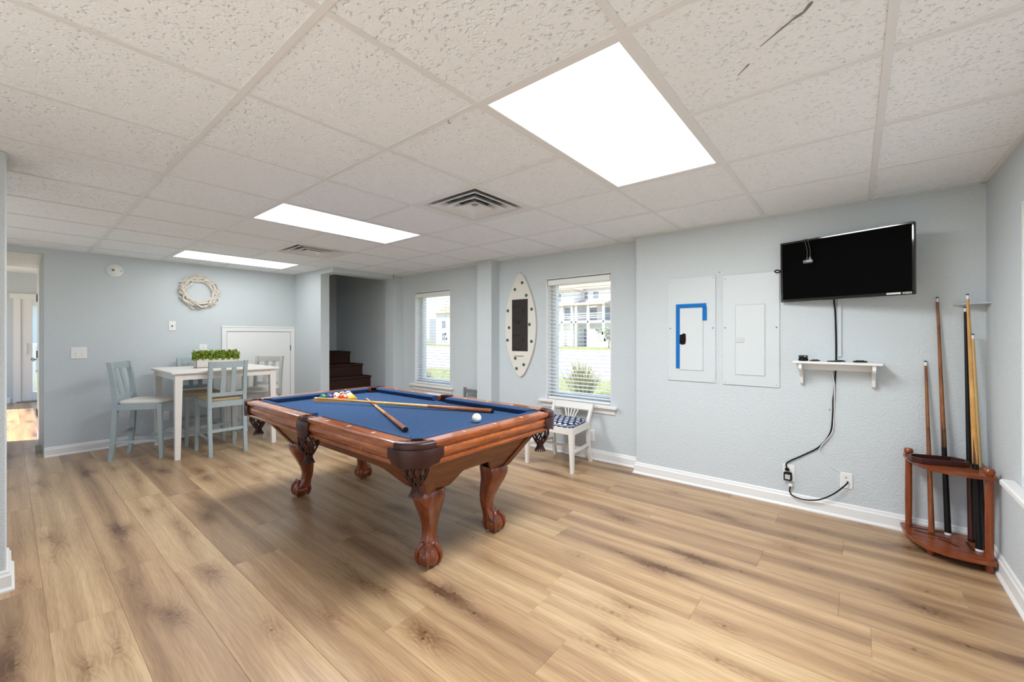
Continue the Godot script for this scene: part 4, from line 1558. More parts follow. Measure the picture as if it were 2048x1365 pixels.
# bar stool: origin on the floor below the seat's middle, front towards +z
func make_stool(label: String, at: Vector3, turn: float, paint: Material, seat_m: Material, chips := true) -> Node3D:
	var o := thing("bar_stool", label, "stool", at, turn, "wooden stools round the bar table")
	var hw := 0.172
	var s := 0.034
	for sx in [-1, 1]:
		# rear post: kicks back above the seat and at the foot
		var b := MB.new()
		var pts := [[0.0, -0.232], [0.25, -0.207], [0.50, -0.195], [0.60, -0.195], [0.80, -0.213], [0.985, -0.245]]
		var rings := []
		for q in pts:
			var dz: float = 0.020 if q[0] > 0.1 else 0.017
			rings.append([q[0], q[1], dz])
		for i in rings.size() - 1:
			var a: Array = rings[i]
			var c: Array = rings[i + 1]
			var x0: float = sx * (hw + 0.004)
			var x1: float = sx * (hw - s + 0.004)
			b.hexa([Vector3(x0, a[0], a[1] - a[2]), Vector3(x1, a[0], a[1] - a[2]), Vector3(x1, a[0], a[1] + a[2]), Vector3(x0, a[0], a[1] + a[2]), Vector3(x0, c[0], c[1] - c[2]), Vector3(x1, c[0], c[1] - c[2]), Vector3(x1, c[0], c[1] + c[2]), Vector3(x0, c[0], c[1] + c[2])])
		put(o, "leg", b, paint)
		# front leg, tapering
		b = MB.new()
		var xo: float = sx * (hw + 0.014)
		var xi: float = sx * (hw - 0.026)
		b.hexa([Vector3(xo + sx * 0.008, 0, 0.185), Vector3(xo - sx * 0.022, 0, 0.185), Vector3(xo - sx * 0.022, 0, 0.213), Vector3(xo + sx * 0.008, 0, 0.213), Vector3(xo, 0.56, 0.160), Vector3(xi, 0.56, 0.160), Vector3(xi, 0.56, 0.200), Vector3(xo, 0.56, 0.200)])
		put(o, "leg", b, paint)
		b = MB.new()
		b.bspan(Vector3(sx * (hw + 0.0), 0.500, -0.18), Vector3(sx * (hw - 0.018), 0.562, 0.165), 0.002)
		put(o, "seat_rail", b, paint)
		b = MB.new()
		b.bspan(Vector3(sx * (hw - 0.001), 0.165, -0.205), Vector3(sx * (hw - 0.019), 0.192, 0.188), 0.002)
		put(o, "stretcher", b, paint)
	for q in [[0.180, 0.500, 0.562, "seat_rail"], [-0.195, 0.500, 0.562, "seat_rail"], [0.187, 0.235, 0.265, "stretcher"], [-0.208, 0.240, 0.272, "stretcher"]]:
		var b := MB.new()
		b.bspan(Vector3(-hw + 0.025, q[1], q[0] - 0.009), Vector3(hw - 0.025, q[2], q[0] + 0.009), 0.002)
		put(o, q[3], b, paint)
	# curved crest rail, lower back rail, two slats
	for q in [[0.915, 0.982, -0.236, "crest_rail"], [0.613, 0.653, -0.200, "back_rail"]]:
		var b := MB.new()
		var N := 8
		for i in N:
			var u0 := i / float(N) * 2.0 - 1.0
			var u1 := (i + 1) / float(N) * 2.0 - 1.0
			var c0 := -0.020 * (1.0 - u0 * u0)
			var c1 := -0.020 * (1.0 - u1 * u1)
			if q[3] == "back_rail":
				c0 = 0.0
				c1 = 0.0
			var xa := u0 * (hw - 0.028)
			var xb := u1 * (hw - 0.028)
			var P := func(x: float, y: float, z: float) -> Vector3:
				return Vector3(x, y, z)
			b.hexa([P.call(xa, q[1 - 1], q[2] + c0 - 0.010), P.call(xb, q[0], q[2] + c1 - 0.010), P.call(xb, q[0], q[2] + c1 + 0.010), P.call(xa, q[0], q[2] + c0 + 0.010), P.call(xa, q[1], q[2] + c0 - 0.014), P.call(xb, q[1], q[2] + c1 - 0.014), P.call(xb, q[1], q[2] + c1 + 0.006), P.call(xa, q[1], q[2] + c0 + 0.006)])
		put(o, q[3], b, paint)
	for x in [-0.047, 0.047]:
		var b := MB.new()
		b.hexa([Vector3(x - 0.021, 0.65, -0.208), Vector3(x + 0.021, 0.65, -0.208), Vector3(x + 0.021, 0.65, -0.196), Vector3(x - 0.021, 0.65, -0.196), Vector3(x - 0.021, 0.918, -0.262), Vector3(x + 0.021, 0.918, -0.262), Vector3(x + 0.021, 0.918, -0.250), Vector3(x - 0.021, 0.918, -0.250)])
		put(o, "slat", b, paint)
	# padded seat
	var rings := []
	for q in [[0.562, 0.985, 0.0], [0.575, 1.02, 0.0], [0.588, 1.0, 0.0], [0.598, 0.86, 0.0], [0.602, 0.55, 0.0], [0.603, 0.2, 0.0]]:
		var ring := []
		for j in 36:
			var a := TAU * j / 36
			var sc := pow(pow(absf(cos(a)), 6.0) + pow(absf(sin(a)), 6.0), -1.0 / 6.0)
			var px: float = cos(a) * sc * 0.178 * q[1]
			var pz: float = sin(a) * sc * 0.197 * q[1] + 0.012
			ring.append(Vector3(px, q[0], pz))
		rings.append(ring)
	var sb := MB.new()
	sb.loft(rings)
	put(o, "seat", sb, seat_m)
	if chips:
		var rg := RandomNumberGenerator.new()
		rg.seed = int(absf(at.x * 100.0) + absf(at.z * 10.0))
		for k in 5:
			var b := MB.new()
			var y := rg.randf_range(0.03, 0.95)
			var sx := 1.0 if k % 2 else -1.0
			var z: float = 0.205 if y < 0.5 and k < 3 else -0.212
			if z < 0.0:
				y = clampf(y, 0.3, 0.55)
			b.prism(PackedVector2Array([Vector2(0, 0), Vector2(0.006, 0.002), Vector2(0.004, 0.012), Vector2(-0.002, 0.008)]), -0.0006, 0.0006, Transform3D(Basis(), Vector3(sx * (hw - 0.012), y, lerpf(0.2135, 0.2005, y / 0.56) if z > 0.0 else -0.2162)))
			put(o, "paint_chip", b, M.chip)
	return o


func build_bar_set() -> void:
	var t := thing("bar_table", "square white counter-height table with tapered legs", "table", Vector3(-5.72, 0, -1.535))
	var a := 0.50
	var b := MB.new()
	b.bspan(Vector3(-a, 0.862, -a), Vector3(a, 0.885, a), 0.005)
	put(t, "tabletop", b, M.chair_white)
	var e := a - 0.030
	for sx in [-1, 1]:
		for sz in [-1, 1]:
			b = MB.new()
			var X: float = sx * e
			var Z: float = sz * e
			b.hexa([Vector3(X, 0, Z), Vector3(X - sx * 0.044, 0, Z), Vector3(X - sx * 0.044, 0, Z - sz * 0.044), Vector3(X, 0, Z - sz * 0.044), Vector3(X, 0.862, Z), Vector3(X - sx * 0.064, 0.862, Z), Vector3(X - sx * 0.064, 0.862, Z - sz * 0.064), Vector3(X, 0.862, Z - sz * 0.064)])
			put(t, "leg", b, M.chair_white)
		b = MB.new()
		b.bspan(Vector3(sx * (e - 0.006), 0.800, -e + 0.06), Vector3(sx * (e - 0.026), 0.862, e - 0.06), 0.002)
		put(t, "apron", b, M.chair_white)
		b = MB.new()
		b.bspan(Vector3(-e + 0.06, 0.800, sx * (e - 0.006)), Vector3(e - 0.06, 0.862, sx * (e - 0.026)), 0.002)
		put(t, "apron", b, M.chair_white)
	make_stool("blue-grey bar stool with white seat turned out at the table's left side", Vector3(-5.735, 0, -0.935), atan2(0.555, -0.832), M.stool_blue, M.seat_white)
	make_stool("blue-grey bar stool with checked seat, its back towards the pool table", Vector3(-5.355, 0, -1.488), -PI / 2, M.stool_blue, M.seat_check)
	make_stool("grey bar stool with white seat at the table's corner before the access door", Vector3(-5.795, 0, -2.015), 0.72, M.stool_grey, M.seat_white, false)
	make_stool("blue-grey bar stool with checked seat between the table and the wall", Vector3(-6.02, 0, -1.462), PI / 2, M.stool_blue, M.seat_check, false)
	# planter with clipped box leaves
	var p := thing("planter", "long white planter box of clipped green leaves on the bar table", "planter", Vector3(-5.775, 0.885, -1.555))
	b = MB.new()
	var w := 0.048
	var L := 0.205
	var h := 0.105
	b.bspan(Vector3(-w, 0, -L), Vector3(w, 0.008, L), 0.002)
	for s in [-1, 1]:
		b.bspan(Vector3(s * w, 0, -L), Vector3(s * (w - 0.008), h, L), 0.002)
		b.bspan(Vector3(-w, 0, s * L), Vector3(w, h, s * (L - 0.008)), 0.002)
	put(p, "box", b, mat(224, 216, 206, 0.6))
	b = MB.new()
	var rg := RandomNumberGenerator.new()
	rg.seed = 3
	for i in 4200:
		var c := Vector3(rg.randf_range(-1, 1), rg.randf_range(-1, 1), rg.randf_range(-1, 1))
		var at := Vector3(c.x * (w + 0.016), 0.136 + c.y * 0.046, c.z * (L + 0.018))
		var lump := 1.0 + 0.16 * sin(c.z * 17.0 + c.x * 2.0) + 0.12 * sin(c.z * 41.0 + 1.3)
		at.y = 0.10 + (at.y - 0.10) * lump + rg.randf_range(-0.006, 0.006)
		at.x *= 0.92 + 0.14 * sin(c.z * 23.0 + 0.6)
		var rim := maxf(absf(c.x), maxf(absf(c.y), absf(c.z)))
		if rim < 0.3:
			continue
		var d := Vector3(rg.randf_range(-1, 1), rg.randf_range(-0.6, 1), rg.randf_range(-1, 1)).normalized()
		var s := d.cross(Vector3(rg.randf_range(-1, 1), rg.randf_range(-1, 1), rg.randf_range(-1, 1))).normalized()
		var l := rg.randf_range(0.010, 0.017)
		var u := rg.randf()
		b.col = Color(0.20, 0.29, 0.03).lerp(Color(0.27, 0.37, 0.04), u)
		b.quad(at - d * l, at + s * l * 0.55 + d * l * 0.1, at + d * l, at - s * l * 0.55 + d * l * 0.1)
	var leaf := mat(255, 255, 255, 0.4, 0.5)
	leaf.vertex_color_use_as_albedo = true
	leaf.cull_mode = BaseMaterial3D.CULL_DISABLED
	put(p, "foliage", b, leaf, "dense small green leaves").set_meta("kind", "stuff")


func build_white_chair() -> void:
	# origin below the seat's middle, front towards +z
	var o := thing("vanity_chair", "low white chair with patterned blue seat under the window", "chair", Vector3(-2.238, 0, -3.47))
	var m: Material = M.chair_white
	for s in [-1, 1]:
		var b := MB.new()
		var xo: float = s * 0.272
		b.hexa([Vector3(xo, 0, 0.222), Vector3(xo - s * 0.028, 0, 0.222), Vector3(xo - s * 0.028, 0, 0.194), Vector3(xo, 0, 0.194), Vector3(xo, 0.405, 0.230), Vector3(xo - s * 0.046, 0.405, 0.230), Vector3(xo - s * 0.046, 0.405, 0.184), Vector3(xo, 0.405, 0.184)])
		put(o, "leg", b, m)
		# sabre back leg running up into the back post
		b = MB.new()
		var pts := [[0.0, -0.222, 0.225], [0.10, -0.196, 0.222], [0.24, -0.180, 0.220], [0.38, -0.172, 0.222], [0.42, -0.175, 0.226], [0.50, -0.205, 0.232], [0.572, -0.236, 0.236]]
		for i in pts.size() - 1:
			var p: Array = pts[i]
			var q: Array = pts[i + 1]
			b.hexa([Vector3(s * p[2], p[0], p[1] - 0.016), Vector3(s * (p[2] - 0.030), p[0], p[1] - 0.016), Vector3(s * (p[2] - 0.030), p[0], p[1] + 0.016), Vector3(s * p[2], p[0], p[1] + 0.016), Vector3(s * q[2], q[0], q[1] - 0.016), Vector3(s * (q[2] - 0.030), q[0], q[1] - 0.016), Vector3(s * (q[2] - 0.030), q[0], q[1] + 0.016), Vector3(s * q[2], q[0], q[1] + 0.016)])
		put(o, "leg", b, m)
		b = MB.new()
		b.hexa([Vector3(s * 0.268, 0.345, 0.19), Vector3(s * 0.248, 0.345, 0.19), Vector3(s * 0.206, 0.345, -0.17), Vector3(s * 0.226, 0.345, -0.17), Vector3(s * 0.268, 0.405, 0.19), Vector3(s * 0.248, 0.405, 0.19), Vector3(s * 0.206, 0.405, -0.17), Vector3(s * 0.226, 0.405, -0.17)])
		put(o, "seat_rail", b, m)
		b = MB.new()
		b.hexa([Vector3(s * 0.262, 0.170, 0.20), Vector3(s * 0.246, 0.170, 0.20), Vector3(s * 0.206, 0.170, -0.185), Vector3(s * 0.222, 0.170, -0.185), Vector3(s * 0.262, 0.196, 0.20), Vector3(s * 0.246, 0.196, 0.20), Vector3(s * 0.206, 0.196, -0.185), Vector3(s * 0.222, 0.196, -0.185)])
		put(o, "stretcher", b, m)
	var b := MB.new()
	b.bspan(Vector3(-0.23, 0.345, 0.205), Vector3(0.23, 0.405, 0.225), 0.003)
	put(o, "seat_rail", b, m)
	b = MB.new()
	b.bspan(Vector3(-0.2, 0.345, -0.182), Vector3(0.2, 0.405, -0.164), 0.003)
	put(o, "seat_rail", b, m)
	b = MB.new()
	b.bspan(Vector3(-0.238, 0.172, 0.004), Vector3(0.238, 0.194, 0.020), 0.002)
	put(o, "stretcher", b, m)
	b = MB.new()
	b.bbox(Vector3(0, 0.538, -0.224), Vector3(0.47, 0.072, 0.022), 0.006, Basis(Vector3.RIGHT, -0.38))
	put(o, "crest_rail", b, m)
	for k in 5:
		b = MB.new()
		var x0 := (k - 2) * 0.020
		var x1 := (k - 2) * 0.038
		b.tube([Vector3(x0, 0.40, -0.172), Vector3(x0 + (x1 - x0) * 0.3, 0.44, -0.186), Vector3(x1, 0.505, -0.209)], 0.0075, 8)
		put(o, "back_spindle", b, m)
	# cushion
	var rings := []
	for q in [[0.400, 0.97], [0.414, 1.0], [0.430, 0.97], [0.440, 0.85], [0.446, 0.5], [0.447, 0.15]]:
		var ring := []
		for j in 40:
			var a := TAU * j / 40
			var sc := pow(pow(absf(cos(a)), 8.0) + pow(absf(sin(a)), 8.0), -1.0 / 8.0)
			var zz := sin(a) * sc
			var wide := lerpf(0.205, 0.258, zz * 0.5 + 0.5)
			ring.append(Vector3(cos(a) * sc * wide * q[1], q[0], 0.026 + zz * 0.192 * q[1]))
		rings.append(ring)
	b = MB.new()
	b.loft(rings)
	put(o, "seat_cushion", b, M.ikat, "navy and white patterned cushion")
	# grey low chair in the niche by the farther window
	var g := thing("low_chair", "low grey chair behind the pool table, left of the pilaster", "chair", Vector3(-3.715, 0, -3.565))
	for s in [-1, 1]:
		b = MB.new()
		b.hexa([Vector3(s * 0.140, 0, -0.145), Vector3(s * 0.112, 0, -0.145), Vector3(s * 0.112, 0, -0.118), Vector3(s * 0.140, 0, -0.118), Vector3(s * 0.140, 0.595, -0.160), Vector3(s * 0.112, 0.595, -0.160), Vector3(s * 0.112, 0.595, -0.136), Vector3(s * 0.140, 0.595, -0.136)])
		put(g, "leg", b, M.low_grey)
		b = MB.new()
		b.bspan(Vector3(s * 0.145, 0, 0.13), Vector3(s * 0.117, 0.31, 0.158), 0.002)
		put(g, "leg", b, M.low_grey)
	for y in [0.555, 0.44]:
		b = MB.new()
		b.bspan(Vector3(-0.114, y - 0.022, -0.156), Vector3(0.114, y + 0.022, -0.138), 0.002)
		put(g, "back_rail", b, M.low_grey)
	b = MB.new()
	b.bspan(Vector3(-0.148, 0.31, -0.12), Vector3(0.148, 0.332, 0.168), 0.004)
	put(g, "seat", b, M.low_grey)


# a cue: butt at the origin, pointing along +y
func make_cue(called: String, label: String, a: Vector3, b: Vector3, shaft: Material, butt: Material, butt_to := 0.30, wrap := 0.0, bumper: Material = null, r0 := 0.0145, points := false, group := "cues in the corner rack") -> Node3D:
	var o := thing(called, label, "pool cue", a, 0.0, group)
	var L := a.distance_to(b)
	var y := (b - a).normalized()
	var x := y.cross(Vector3.FORWARD).normalized()
	o.transform = Transform3D(Basis(x, y, x.cross(y)), a)
	var R := func(s: float) -> float:
		return lerpf(r0, 0.0062, s)
	var sec := func(n0: float, n1: float) -> MB:
		var m := MB.new()
		m.grain = 1
		var pr := []
		for i in 5:
			var s := lerpf(n0, n1, i / 4.0)
			pr.append(Vector2(R.call(s), s * L))
		pr.insert(0, Vector2(0.0002, n0 * L))
		pr.append(Vector2(0.0002, n1 * L))
		m.lathe(pr, 14)
		return m
	var bump := 0.012 / L
	put(o, "bumper", sec.call(0.0, bump), bumper if bumper else M.rubber)
	if wrap > 0.0:
		put(o, "butt", sec.call(bump, wrap), butt)
		put(o, "shaft", sec.call(wrap, 1.0 - 0.03 / L), shaft)
	else:
		put(o, "butt", sec.call(bump, butt_to), butt)
		put(o, "shaft", sec.call(butt_to, 1.0 - 0.03 / L), shaft)
	put(o, "ferrule", sec.call(1.0 - 0.03 / L, 1.0 - 0.008 / L), M.plastic, "white ferrule")
	put(o, "tip", sec.call(1.0 - 0.008 / L, 1.0), mat(46, 74, 96, 0.9))
	if points:
		# dark inlaid points above the butt
		var s0 := wrap if wrap > 0.0 else butt_to
		for k in 4:
			var m := MB.new()
			var an := TAU * k / 4 + 0.4
			var lo: float = R.call(s0) + 0.0004
			var hi: float = R.call(s0 + 0.11) + 0.0003
			var P := func(da: float, r: float, h: float) -> Vector3:
				return Vector3(cos(an + da) * r, h, sin(an + da) * r)
			m.tri_out(P.call(-0.55, lo, s0 * L), P.call(0.0, lo, s0 * L), P.call(0.0, hi, (s0 + 0.11) * L), Vector3(0, s0 * L, 0))
			m.tri_out(P.call(0.55, lo, s0 * L), P.call(0.0, lo, s0 * L), P.call(0.0, hi, (s0 + 0.11) * L), Vector3(0, s0 * L, 0))
			put(o, "inlay", m, mat(34, 18, 14, 0.3))
	return o


func build_cue_rack() -> void:
	var o := thing("cue_rack", "reddish wooden corner cue rack with two shelves", "cue rack", Vector3(X_END, 0, Z_TV))
	# outline seen from above, corner at the origin, into the room = -x, +z
	var pts := [Vector2(-0.352, 0.030), Vector2(-0.372, 0.045), Vector2(-0.368, 0.13), Vector2(-0.352, 0.215), Vector2(-0.322, 0.295), Vector2(-0.285, 0.355), Vector2(-0.21, 0.392), Vector2(-0.13, 0.400), Vector2(-0.06, 0.390), Vector2(-0.022, 0.378), Vector2(-0.020, 0.335), Vector2(-0.020, 0.030)]
	var sh := func(y0: float, y1: float, sc: float) -> MB:
		var b := MB.new()
		var poly := PackedVector2Array()
		for p in pts:
			poly.append(Vector2(p.x * sc, -p.y * sc))
		b.prism(poly, y0, y1, Transform3D(Basis(Vector3(1, 0, 0), Vector3(0, 0, -1), Vector3(0, 1, 0)), Vector3.ZERO))
		return b
	put(o, "shelf", sh.call(0.045, 0.065, 1.0), M.mahogany)
	put(o, "shelf", sh.call(0.490, 0.508, 0.965), M.mahogany)
	for p in [[-0.335, 0.068], [-0.045, 0.352]]:
		var b := MB.new()
		b.grain = 1
		var t := Transform3D(Basis(), Vector3(p[0], 0, p[1]))
		b.lathe([Vector2(0.0002, 0.0), Vector2(0.017, 0.0), Vector2(0.017, 0.045), Vector2(0.0002, 0.045)], 14, t)
		b.lathe([Vector2(0.016, 0.065), Vector2(0.0175, 0.28), Vector2(0.016, 0.490)], 14, t)
		put(o, "post", b, M.mahogany)
		b = MB.new()
		b.lathe([Vector2(0.014, 0.508), Vector2(0.015, 0.514), Vector2(0.021, 0.521), Vector2(0.023, 0.536), Vector2(0.018, 0.547), Vector2(0.0002, 0.549)], 16, t)
		put(o, "finial", b, M.mahogany)
	for p in [[-0.26, 0.30], [-0.06, 0.06]]:
		var b := MB.new()
		b.lathe([Vector2(0.0002, 0.0), Vector2(0.015, 0.0), Vector2(0.018, 0.045), Vector2(0.0002, 0.045)], 12, Transform3D(Basis(), Vector3(p[0], 0, p[1])))
		put(o, "foot", b, M.mahogany)
	# dark felt strips let into the lower shelf
	var felt := mat(48, 30, 22, 0.9)
	for q in [[-0.26, 0.082, 0.105, 0.10], [-0.245, 0.155, 0.10, 0.42], [-0.18, 0.225, 0.07, 1.05], [-0.095, 0.215, 0.085, 1.75]]:
		var b := MB.new()
		b.bbox(Vector3(q[0], 0.0655, q[1]), Vector3(q[2] * 1.5, 0.0016, 0.014), 0.0005, Basis(Vector3.UP, -q[3] + 0.25))
		put(o, "felt_strip", b, felt)
	# tray resting on the upper shelf
	var tr := thing("accessory_tray", "dark wooden open tray with cut corners resting on the cue rack", "tray", Vector3(X_END - 0.222, 0.508, Z_TV + 0.200), 0.30)
	var outl := [Vector2(-0.128, -0.024), Vector2(-0.092, -0.062), Vector2(0.092, -0.062), Vector2(0.128, -0.024), Vector2(0.128, 0.024), Vector2(0.092, 0.062), Vector2(-0.092, 0.062), Vector2(-0.128, 0.024)]
	var b := MB.new()
	var fl := PackedVector2Array()
	for p in outl:
		fl.append(Vector2(p.x, -p.y))
	b.prism(fl, 0.0, 0.006, Transform3D(Basis(Vector3(1, 0, 0), Vector3(0, 0, -1), Vector3(0, 1, 0)), Vector3.ZERO))
	put(tr, "bottom", b, mat(92, 44, 30, 0.4))
	b = MB.new()
	for i in 8:
		var p: Vector2 = outl[i]
		var q: Vector2 = outl[(i + 1) % 8]
		var pi := p * 0.90
		var qi := q * 0.90
		b.hexa([Vector3(p.x, 0.0, p.y), Vector3(q.x, 0.0, q.y), Vector3(qi.x, 0.0, qi.y), Vector3(pi.x, 0.0, pi.y), Vector3(p.x, 0.030, p.y), Vector3(q.x, 0.030, q.y), Vector3(qi.x, 0.030, qi.y), Vector3(pi.x, 0.030, pi.y)])
	put(tr, "rim", b, mat(58, 26, 22, 0.35))
	var z := Z_TV
	var yb := 0.066
	make_cue("pool_cue", "shortest brown cue, leftmost in the corner rack", Vector3(0.359, yb, -3.545), Vector3(0.342, 1.095, z + 0.012), M.cue_brown, M.cue_butt, 0.42, 0.0, M.cue_butt)
	make_cue("pool_cue", "tall brown cue with black butt and white bumper, second from the left in the rack", Vector3(0.430, yb, -3.565), Vector3(0.393, 1.49, z + 0.012), M.cue_brown, M.black, 0.30, 0.36, M.plastic, 0.0155, true)
	make_cue("pool_cue", "black cue with a brown butt, standing left of the tall maple cue", Vector3(0.520, yb, -3.535), Vector3(0.510, 1.425, z + 0.014), M.black, mat(66, 30, 22, 0.35), 0.3, 0.0, null, 0.0150)
	make_cue("pool_cue", "tallest maple cue with a black butt, touching the corner shelf", Vector3(0.531, yb, -3.400), Vector3(0.4995, 1.492, z + 0.155), M.cue_maple, M.black, 0.3, 0.33, M.plastic, 0.0165, true)
	make_cue("pool_cue", "shorter pale maple cue, rightmost in the rack", Vector3(0.556, yb, -3.470), Vector3(0.534, 1.263, z + 0.06), mat(206, 170, 112, 0.35), mat(52, 24, 18, 0.35), 0.3, 0.36, null, 0.0150)


func build_pool_table() -> void:
	var o := thing("pool_table", "cherry wood pool table with blue cloth and claw feet", "pool table", Vector3(-2.565, 0, -1.725))
	var a := 1.065
	var bb := 0.595
	var T := 0.762
	var bed := 0.722
	var e := 0.125
	# slate bed under cloth
	var c := 0.115
	var s := 0.055
	var poly := PackedVector2Array([Vector2(-a + c, -bb + 0.07), Vector2(-s, -bb + 0.07), Vector2(-s, -bb + 0.10), Vector2(s, -bb + 0.10), Vector2(s, -bb + 0.07), Vector2(a - c, -bb + 0.07), Vector2(a - 0.07, -bb + c), Vector2(a - 0.07, bb - c), Vector2(a - c, bb - 0.07), Vector2(s, bb - 0.07), Vector2(s, bb - 0.10), Vector2(-s, bb - 0.10), Vector2(-s, bb - 0.07), Vector2(-a + c, bb - 0.07), Vector2(-a + 0.07, bb - c), Vector2(-a + 0.07, -bb + c)])
	var flat := Transform3D(Basis(Vector3(1, 0, 0), Vector3(0, 0, -1), Vector3(0, 1, 0)), Vector3.ZERO)
	var b := MB.new()
	b.prism(poly, bed - 0.03, bed, flat)
	put(o, "playing_bed", b, M.cloth, "blue felt playing surface")
	# rails: (inward, height)
	var prof := [Vector2(0.085, T - 0.002), Vector2(0.008, T), Vector2(0.002, T - 0.003), Vector2(0.0, T - 0.009), Vector2(0.001, T - 0.022), Vector2(0.006, T - 0.028), Vector2(0.012, T - 0.031), Vector2(0.013, T - 0.038), Vector2(0.006, T - 0.046), Vector2(0.004, T - 0.056), Vector2(0.006, T - 0.068), Vector2(0.013, T - 0.080), Vector2(0.021, T - 0.086), Vector2(0.022, T - 0.092), Vector2(0.015, T - 0.097), Vector2(0.014, T - 0.106), Vector2(0.018, T - 0.116), Vector2(0.028, T - 0.122), Vector2(0.085, T - 0.122)]
	var cush := [Vector2(0.0835, T + 0.0006), Vector2(0.0835, T - 0.040), Vector2(0.118, T - 0.040), Vector2(0.133, T - 0.014), Vector2(0.135, T - 0.008), Vector2(0.130, T - 0.003), Vector2(0.112, T - 0.0005)]
	var segs := [
		[Vector3(-a + e, 0, bb), Vector3(-0.062, 0, bb), Vector3(0, 0, -1), 1.0, 0.35, 3],
		[Vector3(0.062, 0, bb), Vector3(a - e, 0, bb), Vector3(0, 0, -1), 0.35, 1.0, 3],
		[Vector3(-a + e, 0, -bb), Vector3(-0.062, 0, -bb), Vector3(0, 0, 1), 1.0, 0.35, 3],
		[Vector3(0.062, 0, -bb), Vector3(a - e, 0, -bb), Vector3(0, 0, 1), 0.35, 1.0, 3],
		[Vector3(a, 0, -bb + e), Vector3(a, 0, bb - e), Vector3(-1, 0, 0), 1.0, 1.0, 3],
		[Vector3(-a, 0, -bb + e), Vector3(-a, 0, bb - e), Vector3(1, 0, 0), 1.0, 1.0, 3]]
	var sight := mat(226, 220, 206, 0.3)
	for q in segs:
		var p0: Vector3 = q[0]
		var p1: Vector3 = q[1]
		var inw: Vector3 = q[2]
		var dir := (p1 - p0).normalized()
		b = MB.new()
		b.grain = 0 if absf(dir.x) > 0.5 else 2
		b.moulding(prof, p0, p1, inw)
		var rail := put(o, "rail", b, M.cherry)
		b = MB.new()
		b.moulding(cush, p0 - dir * q[3] * 0.075, p1 + dir * q[4] * 0.075, inw, q[3], q[4])
		put(rail, "cushion", b, M.cloth, "blue cloth cushion")
		for k in 3:
			var at: Vector3
			if absf(dir.x) > 0.5:
				var far := signf(p0.x + p1.x)
				at = Vector3(far * 0.236 * (k + 1) - far * 0.02, T - 0.0002, p0.z) + inw * 0.045
			else:
				at = Vector3(p0.x, T - 0.0002, (k - 1) * 0.236) + inw * 0.045
			b = MB.new()
			var pl := PackedVector2Array([Vector2(-0.016, 0), Vector2(0, -0.006), Vector2(0.016, 0), Vector2(0, 0.006)])
			b.prism(pl, 0.0, 0.0007, Transform3D(Basis(inw.abs(), dir.abs() * -1.0, Vector3.UP), at))
			put(rail, "sight", b, sight)
	# pockets
	for sx in [-1, 1]:
		for sz in [-1, 1]:
			build_corner_pocket(o, Vector3(sx * (a - e), 0, sz * (bb - e)), sx, sz, e, T)
	for sz in [-1, 1]:
		build_side_pocket(o, sz, bb, T)
	# tapered cabinet
	var top_y := 0.642
	var bot_y := 0.425
	var A := Vector2(0.965, 0.475)
	var B := Vector2(0.835, 0.325)
	for sgn in [-1, 1]:
		# long sides
		for kind in 2:
			var half_t: float = A.x if kind == 0 else A.y
			var half_b: float = B.x if kind == 0 else B.y
			var out_t: float = A.y if kind == 0 else A.x
			var out_b: float = B.y if kind == 0 else B.x
			var hgt := top_y - bot_y
			var mid_rise := 0.085 if kind == 0 else 0.075
			var flat_w := 0.16 if kind == 0 else 0.145
			var ramp := 0.20 if kind == 0 else 0.085
			var pg := PackedVector2Array([Vector2(half_t, hgt), Vector2(-half_t, hgt), Vector2(-half_b, 0)])
			var curve := []
			for i in 9:
				var u := i / 8.0
				curve.append(Vector2(-half_b + flat_w + ramp * u, mid_rise * (0.5 - 0.5 * cos(PI * u))))
			pg.append(Vector2(-half_b + flat_w, 0))
			for p in curve:
				pg.append(p)
			for i in range(curve.size() - 1, -1, -1):
				pg.append(Vector2(-curve[i].x, curve[i].y))
			pg.append(Vector2(half_b - flat_w, 0))
			pg.append(Vector2(half_b, 0))
			var side := Vector3(1, 0, 0) if kind == 0 else Vector3(0, 0, -1)
			var outw := Vector3(0, 0, sgn) if kind == 0 else Vector3(sgn, 0, 0)
			if sgn < 0:
				side = -side
			var up := (Vector3.UP * hgt + outw * (out_t - out_b)) / hgt
			var nn := side.cross(up).normalized()
			b = MB.new()
			b.grain = 0 if kind == 0 else 2
			b.prism(pg, -0.022, 0.0, Transform3D(Basis(side, up, nn), outw * out_b + Vector3(0, bot_y, 0)))
			put(o, "side_panel", b, M.cherry_panel)
	for sx in [-1, 1]:
		for sz in [-1, 1]:
			b = MB.new()
			b.grain = 1
			var k1 := 0.052
			var o2 := 0.008
			b.hexa([Vector3(sx * (B.x + o2), bot_y - 0.004, sz * (B.y + o2)), Vector3(sx * (B.x - k1), bot_y - 0.004, sz * (B.y + o2)), Vector3(sx * (B.x - k1), bot_y - 0.004, sz * (B.y - k1)), Vector3(sx * (B.x + o2), bot_y - 0.004, sz * (B.y - k1)), Vector3(sx * (A.x + o2), top_y, sz * (A.y + o2)), Vector3(sx * (A.x - k1), top_y, sz * (A.y + o2)), Vector3(sx * (A.x - k1), top_y, sz * (A.y - k1)), Vector3(sx * (A.x + o2), top_y, sz * (A.y - k1))])
			put(o, "corner_post", b, M.cherry_panel)
			build_claw_leg(o, sx, sz, bot_y)
	b = MB.new()
	b.span(Vector3(-A.x + 0.03, top_y - 0.01, -A.y + 0.03), Vector3(A.x - 0.03, bed - 0.03, A.y - 0.03))
	put(o, "bed_frame", b, M.cherry_panel)


